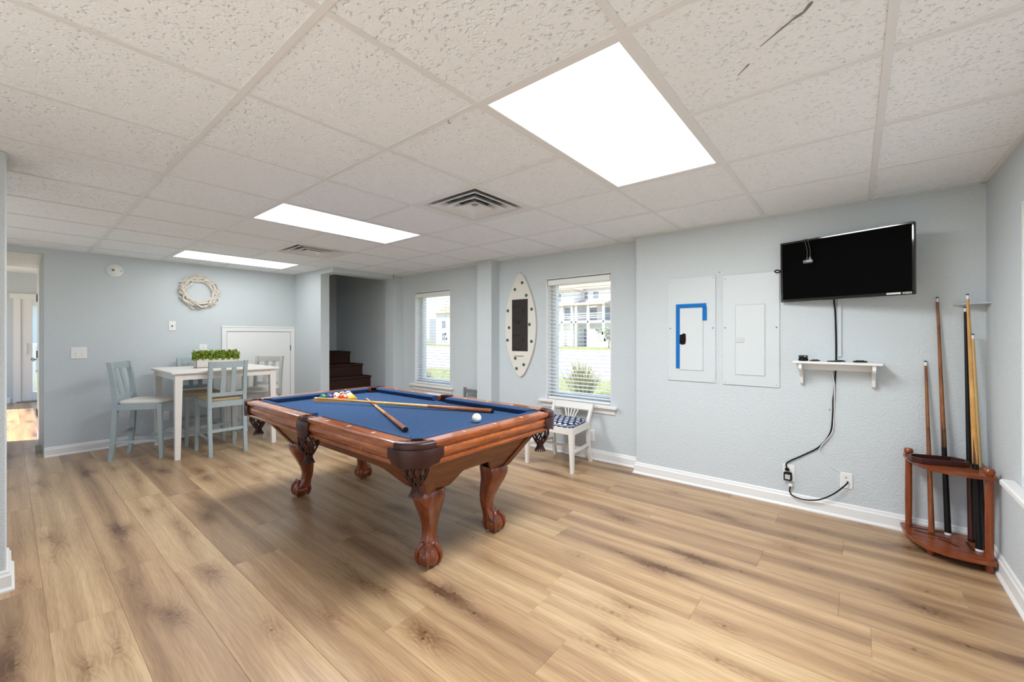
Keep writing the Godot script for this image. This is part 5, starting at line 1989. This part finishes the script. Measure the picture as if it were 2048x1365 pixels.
func build_claw_leg(o: Node3D, sx: int, sz: int, top: float) -> void:
	# (height, outward along the diagonal, half side of the rounded square)
	var secs := [[0.425, 0.000, 0.074], [0.405, 0.004, 0.079], [0.375, 0.006, 0.077], [0.335, -0.002, 0.068], [0.285, -0.020, 0.056], [0.235, -0.036, 0.045], [0.190, -0.042, 0.0375], [0.150, -0.036, 0.036], [0.125, -0.024, 0.040], [0.105, -0.012, 0.048], [0.085, -0.002, 0.054], [0.065, 0.004, 0.050]]
	var d := Vector3(sx, 0, sz) / sqrt(2.0)
	var base := Vector3(sx * 0.770, 0, sz * 0.262)
	var rings := []
	for q in secs:
		var ring := []
		for j in 24:
			var an := TAU * j / 24
			var sc := pow(pow(absf(cos(an)), 3.4) + pow(absf(sin(an)), 3.4), -1.0 / 3.4)
			ring.append(base + d * q[1] + Vector3(cos(an) * sc * q[2], q[0], sin(an) * sc * q[2]))
		rings.append(ring)
	var b := MB.new()
	b.grain = 1
	b.loft(rings)
	var leg := put(o, "leg", b, M.cherry_leg)
	# ball gripped by talons
	var c := base + d * 0.006 + Vector3(0, 0.052, 0)
	b = MB.new()
	b.grain = 1
	b.ball(c, 0.060, 20, 12, Basis.from_scale(Vector3(1, 0.866, 1)))
	put(leg, "claw_ball", b, M.cherry_leg)
	for k in 4:
		var an: float = atan2(d.z, d.x) + [0.0, 1.5, -1.5, PI][k]
		var w := Vector3(cos(an), 0, sin(an))
		b = MB.new()
		b.grain = 1
		b.tube([c + w * 0.026 + Vector3(0, 0.072, 0), c + w * 0.044 + Vector3(0, 0.052, 0), c + w * 0.060 + Vector3(0, 0.028, 0), c + w * 0.0665 + Vector3(0, 0.0, 0), c + w * 0.059 + Vector3(0, -0.028, 0), c + w * 0.046 + Vector3(0, -0.046, 0)], [0.015, 0.016, 0.0145, 0.0115, 0.0085, 0.004], 10)
		put(leg, "talon", b, M.cherry_leg)


func leather_net(p: Node3D, at: Vector3, top: float) -> void:
	# woven leather basket and its fringe
	var N := 9
	var H := 0.115
	for dirn in [-1, 1]:
		for k in N:
			var b := MB.new()
			var path := []
			var rad := []
			for i in 8:
				var u := i / 7.0
				var an: float = TAU * k / N + dirn * u * 1.15
				var r := lerpf(0.056, 0.058, u) if u < 0.35 else lerpf(0.058, 0.020, pow((u - 0.35) / 0.65, 1.4))
				path.append(at + Vector3(cos(an) * r, top - u * H, sin(an) * r))
				rad.append(0.0046)
			b.tube(path, rad, 6)
			put(p, "net_strap", b, M.leather)
	var b := MB.new()
	b.lathe([Vector2(0.0002, -0.012), Vector2(0.021, -0.012), Vector2(0.023, 0.0), Vector2(0.020, 0.010), Vector2(0.0002, 0.010)], 14, Transform3D(Basis(), at + Vector3(0, top - H, 0)))
	put(p, "net_knot", b, M.leather)
	b = MB.new()
	for k in 14:
		var an := TAU * k / 14
		var w := Vector3(cos(an), 0, sin(an))
		b.tube([at + w * 0.016 + Vector3(0, top - H - 0.008, 0), at + w * 0.024 + Vector3(0, top - H - 0.026, 0), at + w * 0.034 + Vector3(0, top - H - 0.046, 0)], [0.0045, 0.0045, 0.0035], 5)
	put(p, "fringe", b, M.leather)


func build_corner_pocket(o: Node3D, ctr: Vector3, sx: int, sz: int, e: float, T: float) -> void:
	var p := Node3D.new()
	p.name = "corner_pocket"
	o.add_child(p, true)
	var dirv := func(t: float) -> Vector3:
		return Vector3(sx * cos(t), 0, sz * sin(t))
	# rounded collar, swept round the quarter circle and a little past it
	var rings := []
	for i in 17:
		var t := lerpf(-0.06, PI / 2 + 0.06, i / 16.0)
		var w: Vector3 = dirv.call(t)
		var ring := []
		for q in [[0.080, T - 0.034], [0.080, T - 0.006], [0.086, T + 0.002], [0.112, T + 0.004], [0.126, T + 0.001], [0.132, T - 0.008], [0.132, T - 0.026], [0.127, T - 0.034]]:
			ring.append(ctr + w * q[0] + Vector3(0, q[1], 0))
		rings.append(ring)
	var b := MB.new()
	b.loft(rings)
	put(p, "collar", b, M.leather, "dark brown leather collar")
	# hanging shield with a scalloped hem
	rings = []
	for i in 23:
		var u := i / 22.0
		var t := clampf(lerpf(-0.42, PI / 2 + 0.42, u), 0.0, PI / 2)
		var over := lerpf(-0.42, PI / 2 + 0.42, u) - t
		var w: Vector3 = dirv.call(t)
		var along := Vector3(0, 0, sz) if t < 0.1 else Vector3(sx, 0, 0)
		var mv := along * over * e if t < 0.1 else along * -over * e
		var hem := T - 0.108 - 0.012 * sin(u * PI) + 0.010 * absf(sin(u * PI * 3.0))
		if absf(over) > 0.30:
			hem += 0.022
		var ring := []
		ring.append(ctr + w * 0.1335 + mv + Vector3(0, T - 0.030, 0))
		ring.append(ctr + w * 0.1335 + mv + Vector3(0, T - 0.060, 0))
		ring.append(ctr + w * 0.1295 + mv + Vector3(0, hem, 0))
		ring.append(ctr + w * 0.1250 + mv + Vector3(0, hem, 0))
		ring.append(ctr + w * 0.1270 + mv + Vector3(0, T - 0.060, 0))
		ring.append(ctr + w * 0.1270 + mv + Vector3(0, T - 0.030, 0))
		rings.append(ring)
	b = MB.new()
	b.loft(rings)
	put(p, "shield", b, M.leather)
	# dark cup under the opening
	b = MB.new()
	b.lathe([Vector2(0.066, T - 0.115), Vector2(0.072, T - 0.06), Vector2(0.078, T - 0.02)], 20, Transform3D(Basis(), ctr + Vector3(sx, 0, sz) * 0.012))
	put(p, "cup", b, M.leather)
	leather_net(p, ctr + Vector3(sx, 0, sz) * 0.030, T - 0.105)


func build_side_pocket(o: Node3D, sz: int, bb: float, T: float) -> void:
	var p := Node3D.new()
	p.name = "side_pocket"
	o.add_child(p, true)
	var ctr := Vector3(0, 0, sz * (bb - 0.052))
	var rings := []
	for i in 17:
		var t := PI * i / 16.0
		var w := Vector3(cos(t), 0, sz * sin(t))
		var ring := []
		for q in [[0.046, T - 0.034], [0.046, T - 0.004], [0.050, T + 0.003], [0.058, T + 0.004], [0.065, T - 0.002], [0.066, T - 0.026], [0.062, T - 0.034]]:
			ring.append(ctr + w * q[0] + Vector3(0, q[1], 0))
		rings.append(ring)
	var b := MB.new()
	b.loft(rings)
	put(p, "collar", b, M.leather, "dark brown leather collar")
	rings = []
	for i in 17:
		var u := i / 16.0
		var x := lerpf(-0.076, 0.076, u)
		var z := bb + 0.004 + 0.012 * cos((u - 0.5) * PI)
		var hem := T - 0.085 - 0.058 * pow(sin(u * PI), 0.7) + 0.008 * absf(sin(u * PI * 3.0))
		var ring := []
		for q in [[0.0, T - 0.024], [0.004, T - 0.06], [0.000, hem], [-0.005, hem], [-0.003, T - 0.06], [-0.006, T - 0.024]]:
			ring.append(Vector3(x, q[1], sz * (z + q[0])))
		rings.append(ring)
	b = MB.new()
	b.loft(rings)
	put(p, "shield", b, M.leather)
	b = MB.new()
	b.lathe([Vector2(0.044, T - 0.11), Vector2(0.048, T - 0.02)], 18, Transform3D(Basis(), ctr))
	put(p, "cup", b, M.black)
	leather_net(p, ctr + Vector3(0, 0, sz * 0.018), T - 0.125)


func make_pool_ball(label: String, at: Vector3, color: Color, stripe: bool, number: String, turn: Vector3, group := "racked pool balls") -> void:
	var o := thing("pool_ball", label, "ball", at, 0.0, group)
	o.rotation = turn
	var R := 0.0286
	var ivory := Color(0.80, 0.76, 0.62)
	var b := MB.new()
	var rows := 24
	for i in rows:
		var a0 := PI * i / rows - PI / 2
		var a1 := PI * (i + 1) / rows - PI / 2
		var mid := absf(a0 + a1) / 2.0
		b.col = color if (not stripe or mid < 0.52) else ivory
		var r := []
		for aa in [a0, a1]:
			var ring := []
			for j in 28:
				var w := TAU * j / 28
				ring.append(Vector3(cos(w) * cos(aa), sin(aa), sin(w) * cos(aa)) * R)
			r.append(ring)
		var k := b.v.size()
		b.loft(r, true, false)
		for q in range(k, b.v.size()):
			b.n[q] = b.v[q].normalized()
	var m := mat(255, 255, 255, 0.12, 0.5)
	m.vertex_color_use_as_albedo = true
	put(o, "ball", b, m)
	if number == "":
		return
	for s in [-1, 1]:
		b = MB.new()
		var prev := 0.0
		var rr := []
		for i in 4:
			var th := 0.40 * i / 3.0
			var ring := []
			for j in 18:
				var w := TAU * j / 18
				ring.append(Vector3(sin(maxf(th, 0.001)) * cos(w), sin(maxf(th, 0.001)) * sin(w), cos(th) * s) * (R + 0.00025))
			rr.append(ring)
		b.loft(rr, true, false)
		for q in b.v.size():
			b.n[q] = b.v[q].normalized()
		put(o, "number_spot", b, mat(236, 230, 212, 0.2))
		letters(o, "number", number, 0.010, Transform3D(Basis() if s > 0 else Basis(Vector3.UP, PI), Vector3(0, 0, s * (R + 0.0004))), M.black)


func build_balls_and_cues() -> void:
	var bed := 0.722
	var R := 0.0286
	make_pool_ball("cream cue ball alone near the table's near end", Vector3(-1.775, bed + R, -1.815), Color(0.84, 0.80, 0.66), false, "", Vector3.ZERO, "cue ball")
	# triangle: near side from P to Q, apex away from the camera
	var P := Vector3(-3.352, bed, -1.558)
	var dirv := Vector3(0.80, 0, -0.60)
	var away := Vector3(-0.60, 0, -0.80)
	var inset := 0.0652
	var cols := {"1": Color(0.86, 0.56, 0.03), "2": Color(0.02, 0.06, 0.26), "3": Color(0.60, 0.03, 0.02), "4": Color(0.12, 0.04, 0.18), "5": Color(0.80, 0.20, 0.03), "6": Color(0.03, 0.16, 0.07), "7": Color(0.22, 0.03, 0.03), "8": Color(0.01, 0.01, 0.01)}
	var says := {"1": "yellow", "2": "blue", "3": "red", "4": "purple", "5": "orange", "6": "green", "7": "maroon", "8": "black"}
	var order := [["6", "2", "11", "3", "1"], ["7", "13", "5", "12"], ["14", "8", "10"], ["9", "4"], ["15"]]
	var rg := RandomNumberGenerator.new()
	rg.seed = 12
	for row in 5:
		for k in 5 - row:
			var num: String = order[row][k]
			var base := num if num.to_int() < 9 else str(num.to_int() - 8)
			var at := P + dirv * (inset + (2 * R + 0.0002) * (k + row * 0.5)) + away * (0.0376 + row * R * 1.737) + Vector3(0, R, 0)
			var lab := ("solid %s pool ball in the wooden triangle" if num.to_int() < 9 else "white pool ball with a %s stripe in the wooden triangle") % says[base]
			make_pool_ball(lab, at, cols[base], num.to_int() > 8, num, Vector3(rg.randf_range(-0.9, 0.3), rg.randf_range(0, TAU), rg.randf_range(-0.5, 0.5)))
	var t := thing("ball_rack", "wooden triangle rack holding the pool balls", "ball rack", P)
	var V := [Vector3.ZERO, dirv * 0.3595, dirv * 0.17975 + away * 0.3113]
	var cen: Vector3 = (V[0] + V[1] + V[2]) / 3.0
	for i in 3:
		var A: Vector3 = V[i]
		var B: Vector3 = V[(i + 1) % 3]
		var Ai := A + (cen - A).normalized() * 0.017
		var Bi := B + (cen - B).normalized() * 0.017
		var hh := Vector3(0, 0.030, 0)
		var lo := Vector3(0, 0.0, 0)
		var b := MB.new()
		b.hexa([A + lo, B + lo, Bi + lo, Ai + lo, A + hh, B + hh, Bi + hh, Ai + hh])
		put(t, "side", b, M.cue_maple)
	# two crossed cues lying on the cloth
	make_cue("pool_cue", "brown-butted cue lying on the cloth, underneath, pointing to the near corner", Vector3(-1.895, bed + 0.0146, -1.385), Vector3(-3.125, bed + 0.0063, -1.895), M.cue_maple, M.cue_butt, 0.42, 0.0, null, 0.0145, false, "cues lying on the table")
	make_cue("pool_cue", "long maple cue lying across the other, beside the ball triangle", Vector3(-1.905, bed + 0.0152, -2.11), Vector3(-3.305, bed + 0.0362, -1.545), M.cue_maple, M.cue_butt, 0.33, 0.0, null, 0.0150, false, "cues lying on the table")


# ---------------------------------------------------------------- outdoors
func house_window(h: Node3D, x: float, y: float, z: float, w: float, hh: float, fm: Material, gm: Material) -> void:
	var b := MB.new()
	for s in [-1, 1]:
		b.span(Vector3(x + s * w / 2, y, z), Vector3(x + s * (w / 2 + 0.12), y + hh, z + 0.06))
		var yy: float = y - 0.12 if s < 0 else y + hh
		b.span(Vector3(x - w / 2 - 0.12, yy, z), Vector3(x + w / 2 + 0.12, yy + 0.12, z + 0.06))
	b.span(Vector3(x - w / 2, y + hh * 0.48, z), Vector3(x + w / 2, y + hh * 0.52, z + 0.05))
	var f := put(h, "window", b, fm)
	b = MB.new()
	b.span(Vector3(x - w / 2, y, z - 0.02), Vector3(x + w / 2, y + hh, z + 0.025))
	put(f, "pane", b, gm)


func build_outdoors() -> void:
	var g := MB.new()
	g.span(Vector3(-90, -0.5, -140), Vector3(60, -0.06, -4.0))
	g.span(Vector3(0.8, -0.5, -4.0), Vector3(60, -0.06, 60))
	g.span(Vector3(-90, -0.5, -4.0), Vector3(-12.3, -0.06, 60))
	g.span(Vector3(-12.3, -0.5, 1.15), Vector3(0.8, -0.06, 60))
	var grass := mat(146, 152, 112, 0.95, 0.1)
	grass.albedo_texture = noise_tex(0.03, 4, 81, Color(0.78, 0.76, 0.7), Color(1.1, 1.1, 1.0), 512)
	worldly(grass, 0.25)
	var lawn := solid("lawn", g, grass, "pale green lawn seen through the blinds", "lawn")
	lawn.set_meta("kind", "stuff")
	g = MB.new()
	g.span(Vector3(-90, -0.0599, -33.0), Vector3(60, -0.035, -11.0))
	var pave := mat(206, 202, 194, 0.95, 0.1)
	pave.albedo_texture = noise_tex(0.02, 4, 82, Color(0.88, 0.87, 0.85), Color(1, 1, 1), 512)
	solid("street", g, worldly(pave, 0.2), "wide pale concrete street outside the windows", "street")
	g = MB.new()
	g.span(Vector3(-14, -0.0599, 1.15), Vector3(4, -0.03, 9))
	solid("patio", g, pave, "pale concrete patio outside the doors behind the camera", "patio")
	var siding := mat(226, 228, 228, 0.8, 0.2)
	var trim := mat(240, 240, 238, 0.7, 0.2)
	var pane := mat(120, 134, 146, 0.2, 0.5)
	var roof_m := mat(196, 178, 160, 0.9, 0.2)
	# porch house
	var z := -44.0
	var h := thing("porch_house", "white house with stacked porches across the street, seen through the nearer window", "house", Vector3(0, -0.05, z))
	var b := MB.new()
	b.span(Vector3(-36.0, 0, -9), Vector3(-22.6, 7.2, -2.6))
	b.span(Vector3(-36.0, 0, -2.6), Vector3(-26.75, 7.0, -0.4))
	put(h, "wall", b, siding)
	b = MB.new()
	b.prism(PackedVector2Array([Vector2(-36.5, 7.0), Vector2(-31.3, 10.0), Vector2(-26.3, 7.0)]), -9.2, 0.1)
	b.prism(PackedVector2Array([Vector2(-31.5, 7.2), Vector2(-26.5, 9.4), Vector2(-22.2, 7.2)]), -9.4, -2.2)
	put(h, "roof", b, roof_m)
	b = MB.new()
	b.hexa([Vector3(-36.4, 5.0, -0.4), Vector3(-22.2, 5.0, -2.6), Vector3(-22.2, 5.0, 0.35), Vector3(-36.4, 5.0, 0.35), Vector3(-36.4, 5.75, -0.4), Vector3(-22.2, 5.75, -2.6), Vector3(-22.2, 5.12, 0.35), Vector3(-36.4, 5.12, 0.35)])
	put(h, "porch_roof", b, roof_m)
	b = MB.new()
	b.span(Vector3(-36.2, 2.85, -2.7), Vector3(-22.3, 3.12, 0.2))
	put(h, "porch_deck", b, trim)
	for x in [-33.5, -30.8, -28.1, -26.7, -26.1, -24.45, -22.45]:
		b = MB.new()
		b.bspan(Vector3(x - 0.13, 0, -0.05), Vector3(x + 0.13, 5.0, 0.2), 0.02)
		put(h, "column", b, trim)
	for y in [3.45, 3.70, 3.98]:
		b = MB.new()
		b.span(Vector3(-36.2, y - 0.04, 0.0), Vector3(-22.4, y + 0.05, 0.1))
		put(h, "porch_rail", b, trim)
	for q in [[-27.6, 3.2, 0.9, 1.6, -0.4], [-29.6, 3.2, 0.9, 1.6, -0.4], [-25.3, 3.2, 1.3, 1.6, -2.6], [-23.4, 3.2, 1.0, 1.6, -2.6], [-26.2, 5.95, 0.55, 0.9, -2.6], [-24.85, 5.95, 0.8, 0.85, -2.6], [-29.0, 5.5, 0.9, 1.1, -0.4], [-25.2, 0.9, 1.6, 1.2, -2.6], [-23.4, 0.8, 1.1, 1.3, -2.6]]:
		house_window(h, q[0], q[1], q[4], q[2], q[3], trim, pane)
	b = MB.new()
	for k in 9:
		b.bspan(Vector3(-28.2, 0.1 + k * 0.28, -0.4), Vector3(-26.85, 0.36 + k * 0.28, -0.33), 0.02)
	put(h, "garage_door", b, mat(238, 234, 222, 0.8))
	b = MB.new()
	b.span(Vector3(-26.5, 0.05, -2.6), Vector3(-25.9, 2.2, -2.5))
	put(h, "front_door", b, mat(92, 112, 150, 0.6))
	# outside stairs on the right
	b = MB.new()
	for k in 8:
		b.span(Vector3(-24.2 + k * 0.36, 0, -0.6), Vector3(-23.84 + k * 0.36, 2.1 - k * 0.24, 0.6))
	put(h, "outside_stairs", b, trim)
	# yellow house behind at the right
	var y2 := thing("yellow_house", "pale yellow house behind the porch house, at the window's right edge", "house", Vector3(0, -0.05, -58))
	b = MB.new()
	b.span(Vector3(-30.5, 0, -8), Vector3(-18, 8.2, 0))
	put(y2, "wall", b, mat(236, 214, 152, 0.8))
	b = MB.new()
	b.prism(PackedVector2Array([Vector2(-31.0, 8.2), Vector2(-24.2, 11.0), Vector2(-17.5, 8.2)]), -8.4, 0.5)
	put(y2, "roof", b, roof_m)
	for q in [[-28.2, 5.4], [-25.5, 5.4], [-28.2, 2.2], [-25.5, 2.2], [-22.5, 5.4], [-22.5, 2.2]]:
		house_window(y2, q[0], q[1], 0.0, 1.1, 1.5, trim, pane)
	# white house seen through the farther window
	var y3 := thing("white_house", "bright white house seen through the farther window beside the stairs", "house", Vector3(0, -0.05, -41))
	b = MB.new()
	b.span(Vector3(-48.6, 0, -9), Vector3(-38, 4.6, 0))
	put(y3, "wall", b, siding)
	b = MB.new()
	b.span(Vector3(-51.2, 0, -9), Vector3(-48.6, 3.9, -0.8))
	put(y3, "annex", b, mat(150, 156, 162, 0.8))
	b = MB.new()
	b.prism(PackedVector2Array([Vector2(-49.0, 4.6), Vector2(-43.3, 6.4), Vector2(-37.6, 4.6)]), -9.3, 0.4)
	put(y3, "roof", b, roof_m)
	for q in [[-46.8, 2.4], [-44.5, 2.4], [-42.2, 2.4], [-46.8, 0.6], [-42.2, 0.6]]:
		house_window(y3, q[0], q[1], 0.0, 0.9, 1.1, trim, pane)
	# tree and shrubs
	var rg := RandomNumberGenerator.new()
	rg.seed = 44
	var leaf := mat(255, 255, 255, 0.8, 0.2)
	leaf.vertex_color_use_as_albedo = true
	leaf.cull_mode = BaseMaterial3D.CULL_DISABLED
	for q in [[-20.6, -41.5, 2.4, 1.5, "round olive shrub by the outside stairs of the porch house"], [-31.0, -39.0, 1.1, 0.9, "small round shrub in front of the porch house"], [-47.5, -36.5, 1.3, 1.0, "low round bush before the white house in the farther window"]]:
		var t := thing("shrub", q[4], "shrub", Vector3(q[0], -0.045, q[1]), 0.0, "shrubs across the street")
		b = MB.new()
		b.tube([Vector3(0, 0, 0), Vector3(0.05, q[2] * 0.4, 0), Vector3(0, q[2] * 0.6, 0.05)], [0.07, 0.05, 0.03], 6)
		put(t, "stem", b, mat(110, 96, 80, 0.9))
		b = MB.new()
		for i in 500:
			var d := Vector3(rg.randf_range(-1, 1), rg.randf_range(-1, 1), rg.randf_range(-1, 1))
			if d.length() > 1.0:
				continue
			var at := Vector3(0, q[2] * 0.62, 0) + Vector3(d.x * q[3], d.y * q[2] * 0.38, d.z * q[3])
			var n2 := Vector3(rg.randf_range(-1, 1), rg.randf_range(-1, 1), rg.randf_range(-1, 1)).normalized()
			var s2 := n2.cross(Vector3.UP).normalized()
			b.col = Color(0.24, 0.27, 0.11).lerp(Color(0.34, 0.36, 0.16), rg.randf())
			b.quad(at - n2 * 0.12, at + s2 * 0.07, at + n2 * 0.12, at - s2 * 0.07)
		put(t, "foliage", b, leaf).set_meta("kind", "stuff")
	for q in [[-4.45, -7.75, 1.15, "tall tuft of pampas grass just outside the nearer window", 150], [-3.55, -8.1, 0.55, "short green tuft right of the pampas grass outside", 60], [-9.8, -7.9, 0.45, "low grass tuft outside the farther window", 60]]:
		var t := thing("grass_tuft", q[3], "plant", Vector3(q[0], -0.06, q[1]), 0.0, "grass tufts outside")
		b = MB.new()
		for i in int(q[4]) * 2:
			var an := rg.randf() * TAU
			var lean := rg.randf_range(0.05, 1.15)
			var L: float = q[2] * rg.randf_range(0.45, 1.0)
			var w := Vector3(cos(an), 0, sin(an))
			var p0 := w * rg.randf() * 0.2
			var p1 := p0 + w * lean * L * 0.35 + Vector3(0, L * 0.6, 0)
			var p2 := p0 + w * lean * L * 0.85 + Vector3(0, L * (1.0 - lean * 0.4), 0)
			var sd := w.cross(Vector3.UP) * rg.randf_range(0.004, 0.009)
			b.col = Color(0.28, 0.30, 0.12).lerp(Color(0.62, 0.55, 0.36), rg.randf())
			b.quad(p0 - sd, p0 + sd, p1 + sd, p1 - sd)
			b.tri(p1 - sd, p1 + sd, p2)
		put(t, "blades", b, leaf).set_meta("kind", "stuff")
	# deck rail outside the glass door of the hall
	var dk := thing("deck_railing", "white deck railing outside the hall's glass door", "railing", Vector3(-14.2, -0.06, -0.9))
	for y in [0.35, 0.85, 1.05]:
		b = MB.new()
		b.bspan(Vector3(-0.04, y, -2.5), Vector3(0.04, y + 0.09, 2.5), 0.01)
		put(dk, "rail", b, trim)
	for k in 6:
		b = MB.new()
		b.bspan(Vector3(-0.05, 0, -2.5 + k), Vector3(0.05, 1.1, -2.4 + k), 0.01)
		put(dk, "post", b, trim)
	var y4 := thing("garden_shed", "pale building seen through the hall's glass door", "building", Vector3(-24, -0.06, -1.0))
	b = MB.new()
	b.span(Vector3(-3, 0, -6), Vector3(0, 2.6, 6))
	put(y4, "wall", b, mat(216, 226, 232, 0.8))
	b = MB.new()
	b.hexa([Vector3(-3.2, 2.6, -6.3), Vector3(0.4, 2.6, -6.3), Vector3(0.4, 2.6, 6.3), Vector3(-3.2, 2.6, 6.3), Vector3(-2.2, 3.6, -6.3), Vector3(-1.2, 3.6, -6.3), Vector3(-1.2, 3.6, 6.3), Vector3(-2.2, 3.6, 6.3)])
	put(y4, "roof", b, roof_m)


func _ready() -> void:
	make_camera_and_light()
	make_materials()
	build_floor()
	build_ceiling()
	build_walls()
	build_hall()
	build_windows()
	build_troffers()
	build_vents()
	build_pool_table()
	build_balls_and_cues()
	build_bar_set()
	build_white_chair()
	build_cue_rack()
	build_tv_wall()
	build_left_wall_things()
	build_surfboard()
	build_outdoors()
